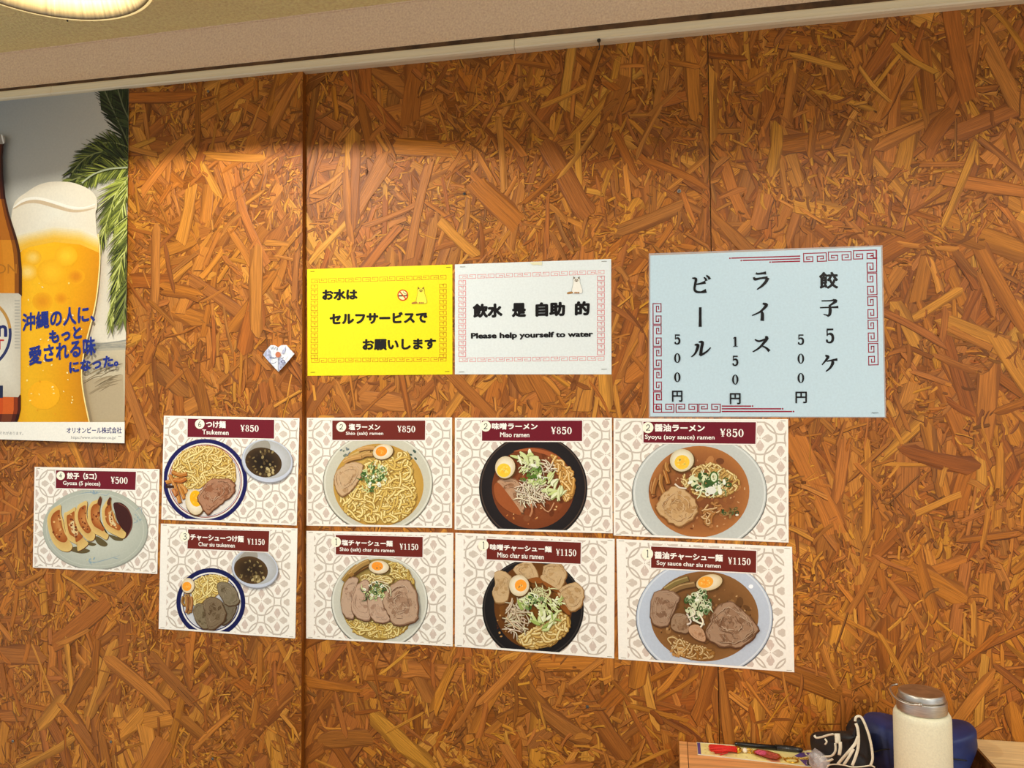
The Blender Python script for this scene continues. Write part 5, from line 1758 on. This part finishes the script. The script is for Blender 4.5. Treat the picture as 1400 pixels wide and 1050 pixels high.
card_part('purple_end', [[(.004, .03), (.03, .03), (.03, .95), (.004, .95)]], .0009, (96, 74, 142))
card_part('purple_corner', [[(.80, .40), (.86, .15), (.995, .04), (.995, .36), (.90, .36), (.84, .52)], ], .0009, (96, 74, 142))
card_part('purple_corner', [[(.84, .62), (.995, .56), (.995, .97), (.88, .97)]], .0009, (96, 74, 142))
card_part('white_border', [[(0, 0), (.6, 0), (.6, .02), (0, .02)], [(0, .965), (1, .965), (1, 1), (0, 1)]], .0010, (244, 238, 226))
bm = bmesh.new()
for cu, cv, sgn in ((.93, .2, 1), (.93, .78, -1)):
    P = [card_xy(cu + (.012 + .004 * k) * math.cos(k * .55), cv + sgn * (.07 + .018 * k) * math.sin(k * .55)) for k in range(11)]
    add_tube(bm, [(p.x, p.y, ZT1 + .0011) for p in P], .0016, 6, flat=((0, 0, 1), .2))
bm_obj('scroll_print', bm, simple('scroll_white', (244, 230, 196), .4), ck, off=c0)
bm = bmesh.new()
for k in range(7):
    for jj in range(3):
        u, v = .06 + k * .085, .25 + jj * .27
        P = [card_xy(u + a, v + b) for a, b in ((0, 0), (.018, 0), (.018, .03), (0, .03))]
        add_prism(bm, [(p.x, p.y, ZT1 + .0008) for p in P], [(p.x, p.y, ZT1 + .0006) for p in P])
bm_obj('fine_print', bm, simple('fine_print_ink', (196, 160, 110), .5), ck, off=c0)
P = [card_xy(.63 + .05 * math.cos(k * .63) * (1.3 if k % 2 else .8), .84 + .12 * math.sin(k * .63) * (1.2 if k % 2 else .8)) for k in range(10)]
bm = bmesh.new(); add_prism(bm, [(p.x, p.y, ZT1 + .0010) for p in P], [(p.x, p.y, ZT1 + .0006) for p in P])
bm_obj('flower_print', bm, simple('pink_print', (232, 160, 128), .5), ck, off=c0)

# tassel charm with gold ring
HB = .0009
M_RED = simple('red_thread', (226, 42, 34), .6, noise=.16, scale=400, stretch=(1, 8, 8))
M_GOLD = simple('gold_metal', (224, 180, 70), .25, metal=1.0, noise=.06)
tq = CT(660, 175, HB)
tr = empty('tassel_charm', tq, 'red tassel charm with pink stone and gold ring lying on the yellow card', 'charm')
bm = bmesh.new()
rr = random.Random(5)
hd_ = CT(585, 168, HB + .005)
for k in range(46):
    a, l = rr.uniform(-1, 1), rr.uniform(0, 1)
    en = CT(325 + rr.uniform(0, 60) + 40 * max(0, a), 160 + a * 38, HB + .0012 + .0075 * l * (1 - abs(a)))
    md = CT(440, 160 + a * 34, HB + .0022 + .0090 * l * (1 - a * a))
    q = [hd_ + Vector((rr.uniform(-.001, .001), rr.uniform(-.004, .004), rr.uniform(-.003, .004)))]
    q += [md, en]
    add_tube(bm, [q[0], (q[0] + q[1]) / 2 + Vector((0, 0, .0008)), q[1], (q[1] + q[2]) / 2, q[2]], .0011, 5)
add_tube(bm, [CT(500, 192, HB + .003), CT(475, 200, HB + .002), CT(430, 214, HB + .0012)], .0010, 5)
bm_obj('tassel', bm, M_RED, tr, True, off=tq)['label'] = 'red thread tassel'
bm = bmesh.new()
add_tube(bm, [CT(582, 168, HB + .0052), CT(596, 168, HB + .0052), CT(622, 170, HB + .0048)], [.0062, .0058, .0030], 14)
add_tube(bm, [CT(622, 170, HB + .0046), CT(720, 178, HB + .0035)], .0009, 6)
bm_obj('gold_cap', bm, M_GOLD, tr, True, off=tq)
bm = bmesh.new(); bmesh.ops.create_icosphere(bm, subdivisions=3, radius=.0042, matrix=Matrix.Translation(CT(655, 172, HB + .0044)))
bm_obj('pearl_bead', bm, simple('pearl', (240, 226, 206), .2, noise=.02, coat=.5), tr, True, off=tq)
bm = bmesh.new()
for x, y in ((692, 175), (712, 180)):
    c = CT(x, y, HB + .0042); add_tube(bm, [c + Vector((.0034 * math.cos(k * math.pi / 8), .0008 * math.sin(k * math.pi / 8), .0034 * math.sin(k * math.pi / 8))) for k in range(16)], .0007, 6, closed=True)
bm_obj('jump_ring', bm, M_GOLD, tr, True, off=tq)
hexq = [(722, 178), (770, 158), (860, 172), (968, 205), (996, 236), (962, 258), (905, 256), (800, 226), (736, 204)]
bm = bmesh.new(); add_prism(bm, [CT(x, y, HB + .0045) for x, y in hexq], [CT(x, y, HB + .0004) for x, y in hexq]); bm_obj('charm_plaque', bm, M_GOLD, tr, off=tq, bevel=.0006)
ccx, ccy = 860, 212
shr = lambda q, f: [(ccx + (x - ccx) * f, ccy + (y - ccy) * f) for x, y in q]
bm = bmesh.new(); q = shr(hexq, .88); add_prism(bm, [CT(x, y, HB + .0056) for x, y in shr(q, .94)], [CT(x, y, HB + .0040) for x, y in q]); bm_obj('stone', bm, simple('dusky_red_enamel', (176, 70, 66), .2, noise=.2, scale=240, coat=.6), tr, off=tq)
bm = bmesh.new(); q = [(742, 184), (780, 166), (840, 178), (856, 200), (830, 216), (770, 206)]; add_prism(bm, [CT(x, y, HB + .0066) for x, y in q], [CT(x, y, HB + .0050) for x, y in q]); bm_obj('pink_inlay', bm, simple('pink_enamel', (222, 84, 128), .2, noise=.2, scale=300, coat=.6), tr, off=tq)
bm = bmesh.new()
cpt = CT(1080, 262, HB + .0012)
add_tube(bm, [cpt + Vector((.0105 * math.cos(k * math.pi / 20), .0085 * math.sin(k * math.pi / 20), 0)) for k in range(40)], .0011, 8, closed=True)
bm_obj('gold_ring', bm, M_GOLD, tr, True, off=tq)
bm = bmesh.new()
for k in range(12):
    x, y = 1000 + 26 * k, 232 + (10 if k < 5 else 14) + 3 * math.sin(k)
    c = CT(x, y, HB + .0016); rr_ = .0019
    add_tube(bm, [c + Vector((rr_ * 1.4 * math.cos(j * math.pi / 6), (rr_ if k % 2 else .0005) * math.sin(j * math.pi / 6), (0 if k % 2 else .0012) * math.sin(j * math.pi / 6))) for j in range(12)], .0005, 5, closed=True)
bm_obj('chain', bm, M_GOLD, tr, True, off=tq)

# black pen along the wall
pa, pb = CT(562, 112, .0052), CT(1186, 172, .0052)
pe = empty('pen', (pa + pb) / 2, 'slim black pen lying along the wall behind the tassel', 'pen')
ax = (pb - pa)
bm = bmesh.new(); add_tube(bm, [pa, pa + ax * .02, pa + ax * .06, pa + ax * .62], [.0022, .0034, .0038, .0040], 16); bm_obj('pen_barrel', bm, simple('black_plastic', (22, 20, 20), .35, noise=.1), pe, True, off=pe.location)
bm = bmesh.new(); add_tube(bm, [pa + ax * .621, pa + ax * .93, pa + ax * .97, pb], [.0043, .0042, .0036, .0016], 16); bm_obj('pen_cap', bm, simple('charcoal_plastic', (44, 42, 42), .3, noise=.1), pe, True, off=pe.location)
bm = bmesh.new(); e = ax.normalized(); add_box(bm, (-.018, -.0012, .0035), (.016, .0012, .0052)); bmesh.ops.transform(bm, matrix=Matrix.Translation(pa + ax * .75 - pe.location) @ Matrix.Rotation(math.atan2(e.y, e.x), 4, 'Z'), verts=bm.verts); bm_obj('pen_clip', bm, M_BLACKM, pe)

# crumpled clear wrapper
wc = T(1118, 1040, ZT1)
wc = Vector((W(1119, 1030, -.098).x, -.098, ZT1 + .0215))
bm = bmesh.new()
r5 = random.Random(9)
for sc_, n_ in ((1.0, 30), (.72, 16)):
    vs_ = []
    for _ in range(n_):
        d = Vector((r5.gauss(0, 1), r5.gauss(0, 1), r5.gauss(0, 1))).normalized() * r5.uniform(.86, 1.08) * sc_
        vs_.append(bm.verts.new((d.x * .0165, d.y * .0145, max(d.z * .0215, ZT1 + .0003 - wc.z))))
    h_ = bmesh.ops.convex_hull(bm, input=vs_)
    bmesh.ops.delete(bm, geom=[v for v in h_['geom_interior'] if isinstance(v, bmesh.types.BMVert)], context='VERTS')
# twisted ear of film sticking out of the knot
e0_ = [Vector((.012, 0, .004)), Vector((.020, -.003, .010)), Vector((.027, .001, .011)), Vector((.026, .002, .001)), Vector((.020, 0, -.003))]
add_prism(bm, e0_, [v + Vector((-.001, .0045, .001)) for v in e0_])
m_wr, nt, p = mat('clear_crumpled_film')
tcw = N(nt, 'ShaderNodeTexCoord'); nw = N(nt, 'ShaderNodeTexNoise'); nw.inputs['Scale'].default_value = 70; nt.links.new(tcw.outputs['Object'], nw.inputs['Vector'])
mw = N(nt, 'ShaderNodeMapRange'); mw.inputs['From Min'].default_value = .3; mw.inputs['From Max'].default_value = .7; mw.inputs['To Min'].default_value = .22; mw.inputs['To Max'].default_value = .62
nt.links.new(nw.outputs['Fac'], mw.inputs['Value']); nt.links.new(mw.outputs['Result'], p.inputs['Alpha'])
p.inputs['Base Color'].default_value = lin((214, 206, 206)); p.inputs['Roughness'].default_value = .12; p.inputs['Specular IOR Level'].default_value = .9
wo = bm_obj('plastic_wrapper', bm, m_wr, None, False)
wo.location = wc
tag(wo, 'crumpled clear plastic wrapper between the pen tip and the black pouch', 'wrapper')


# cloth pouches: outline seen from the front, puffed to a real thickness
def pouch(name, outline, yf, yb, z0, m, parent, seed, crease=.004, off=None, rows=9, bend=lambda x: 0.0):
    ring = smooth(outline, 3)
    P = [W(x, y, (yf + yb) / 2 + bend(x)) for x, y in ring]
    BD = [bend(x) for x, y in ring]
    B0 = sum(BD) / len(BD)
    P = [Vector((p.x, p.y, max(p.z, z0))) for p in P]
    c = sum(P, Vector()) / len(P)
    bm = bmesh.new()
    r = random.Random(seed)
    ph = [(r.uniform(20, 70), r.uniform(20, 70), r.uniform(0, 6)) for _ in range(5)]
    rings = []
    depth = (yb - yf) / 2
    ts = [math.pi * (i + .5) / (2 * rows) for i in range(2 * rows)]
    for t in ts:
        k = math.sin(t) ** .45
        yy = (yf + yb) / 2 - depth * math.cos(t)
        row = []
        for p, bd in zip(P, BD):
            q = c + (p - c) * k
            n_ = sum(math.sin(a * q.x + b * q.z + f) for a, b, f in ph) / 5
            row.append(bm.verts.new((q.x, yy + B0 + (bd - B0) * k + n_ * crease * abs(math.cos(t)), max(q.z, z0))))
        rings.append(row)
    n = len(P)
    for A, B in zip(rings, rings[1:]):
        for j in range(n): bm.faces.new((A[j], A[(j + 1) % n], B[(j + 1) % n], B[j]))
    bm.faces.new(list(reversed(rings[0]))); bm.faces.new(rings[-1])
    bmesh.ops.recalc_face_normals(bm, faces=bm.faces)
    return bm_obj(name, bm, m, parent, True, off=off)


M_NAVY = simple('navy_nylon', (30, 42, 92), .55, noise=.22, scale=24, bump=.3)
M_BLKF = simple('black_nylon', (20, 20, 22), .5, noise=.25, scale=40, bump=.3)
M_CORD = simple('off_white_piping', (226, 218, 194), .7, noise=.05, scale=200)
nb = Vector((.36, -.06, ZT1))
nv = empty('navy_bag', nb, 'navy blue cloth bag slumped behind the cream bottle', 'bag')
pouch('bag_body', [(1168, 1070), (1172, 1010), (1180, 984), (1192, 979), (1215, 984), (1240, 988), (1275, 992), (1300, 993), (1329, 991), (1333, 1006), (1334, 1018), (1328, 1034), (1318, 1052), (1306, 1072)], -.100, -.012, ZT1 + .0004, M_NAVY, nv, 3, .010, nb)
bm = bmesh.new()
add_tube(bm, [W(x, y, -.1015) + Vector((0, 0, 0)) for x, y in smooth([(1190, 1030), (1215, 1024), (1250, 1030), (1290, 1036), (1322, 1040)], 4, False)], .0012, 6)
bm_obj('bag_seam', bm, M_BLKF, nv, True, off=nb)

kb = Vector((.27, -.12, ZT1))
kp = empty('black_pouch', kb, 'black cloth pouch with off white piping and looped straps beside the wrapper', 'pouch')
kbend = lambda px: .058 * max(0.0, min(1.0, (1160 - px) / 52.0))
K = lambda x, y: (1090 + x / 10.0, 960 + y / 10.0)
pouch('pouch_body', [K(*q) for q in ((190, 960), (200, 700), (175, 540), (190, 460), (260, 430), (430, 428), (600, 424), (775, 420), (800, 300), (805, 215), (850, 195), (905, 240), (950, 350), (1000, 480), (1035, 640), (1040, 800), (1050, 960))], -.135, -.098, ZT1 + .0004, M_BLKF, kp, 8, .003, kb, bend=kbend)
bands = [([(232, 452), (262, 486), (340, 476), (420, 450), (500, 436)], 34), ([(545, 428), (552, 490), (556, 560)], 82), ([(586, 540), (590, 620), (575, 722)], 48), ([(520, 560), (525, 650), (500, 705), (455, 738), (350, 748), (318, 790), (345, 812), (440, 800), (486, 776)], 34),
         ([(792, 262), (800, 212), (836, 192), (880, 212), (930, 310), (985, 470), (1020, 640), (1030, 780), (1000, 868)], 36), ([(800, 290), (826, 360), (838, 480), (832, 620), (800, 740), (752, 866)], 42), ([(830, 470), (790, 570), (700, 680), (620, 770), (556, 846)], 44), ([(770, 640), (700, 760), (640, 850)], 40), ([(376, 500), (404, 540), (378, 580)], 26),
         ([(398, 905), (430, 862), (520, 850), (640, 862), (740, 886), (880, 882), (1000, 868), (1064, 892)], 20)]
for i, (q, w_) in enumerate(bands):
    bm = bmesh.new()
    pts = [W(*K(x, y), -.1372 + kbend(K(x, y)[0]) * .93) for x, y in smooth(q, 4, False)]
    add_tube(bm, pts, w_ / 10 / 2 * (1.24 / F_PX) * .92, 8, flat=((0, 1, 0), .32))
    bm_obj('white_piping', bm, M_CORD, kp, True, off=kb)

# cream vacuum bottle
YBt = -.170
ctr_ = W(1261, 1000, YBt)
RB = 36.0 / F_PX * ((ctr_ - CAM).dot(c_f))
zt = W(1259, 944, YBt).z
bo = empty('vacuum_bottle', (ctr_.x, YBt, ZT1), 'cream vacuum bottle with brushed steel lid standing on the orange table', 'bottle')
pxm = F_PX / ((ctr_ - CAM).dot(c_f))
zs = W(1261, 975, YBt).z - ZT1 + .004
bm = bmesh.new()
add_lathe(bm, [(RB * .90, 0.0003), (RB * .97, .003), (RB, .008), (RB, zs - .010), (RB * .985, zs - .0045), (RB * .94, zs - .001), (RB * .88, zs)], (0, 0, 0), 64)
bm_obj('bottle_body', bm, simple('cream_powder_coat', (224, 218, 188), .42, noise=.03, scale=400, bump=.05), bo, True)
M_BR = simple('brushed_steel', (190, 184, 174), .38, metal=1.0, noise=.10, scale=60, stretch=(1, 1, 30))
zl = zt - ZT1
bm = bmesh.new()
add_lathe(bm, [(RB * .80, zs + .0003), (RB * .855, zs + .0004), (RB * .87, zs + .0008), (RB * .872, zs + .0016), (RB * .872, zs + .0165), (RB * .870, zs + .0172), (RB * .862, zs + .0178), (RB * .84, zs + .0180), (RB * .80, zs + .0181)], (0, 0, 0), 64)
bm_obj('steel_collar', bm, M_BR, bo, True)
bm = bmesh.new()
zl0 = zs + .019
add_lathe(bm, [(RB * .76, zl0 - .0008), (RB * .815, zl0 - .0006), (RB * .82, zl0 + .0002), (RB * .82, zl0 + .0012), (RB * .80, zl - .0050), (RB * .796, zl - .0040), (RB * .785, zl - .0018), (RB * .76, zl - .0007), (RB * .74, zl - .0004), (RB * .70, zl - .0003), (RB * .2, zl)], (0, 0, 0), 64)
bm_obj('steel_lid', bm, M_BR, bo, True)
bm = bmesh.new()
cl = [(-.80, -.35, .004), (-1.02, -.42, .0045), (-1.16, -.2, .008), (-1.18, .1, .013), (-1.05, .32, .016), (-.80, .36, .016)]
pts = [(RB * a, RB * b, zs + .014 + c_) for a, b, c_ in ((-.30, -.90, .006), (-.62, -.86, .005), (-.92, -.62, .006), (-1.04, -.24, .008), (-1.04, .20, .011), (-.92, .52, .013), (-.66, .66, .014))]
sp = []
for i in range(len(pts) - 1):
    for k in range(5):
        t = k / 5
        p0, p1, p2, p3 = pts[max(i - 1, 0)], pts[i], pts[i + 1], pts[min(i + 2, len(pts) - 1)]
        sp.append(tuple(.5 * (2 * p1[a] + (p2[a] - p0[a]) * t + (2 * p0[a] - 5 * p1[a] + 4 * p2[a] - p3[a]) * t * t + (3 * p1[a] - p0[a] - 3 * p2[a] + p3[a]) * t ** 3) for a in range(3)))
add_tube(bm, sp + [pts[-1]], .0014, 8)
bm_obj('wire_loop', bm, M_BR, bo, True)
bm = bmesh.new(); bmesh.ops.create_icosphere(bm, subdivisions=2, radius=.0026, matrix=Matrix.Translation((RB * -.28, RB * -.86, zs + .0195)))
bm_obj('loop_rivet', bm, M_BR, bo, True)
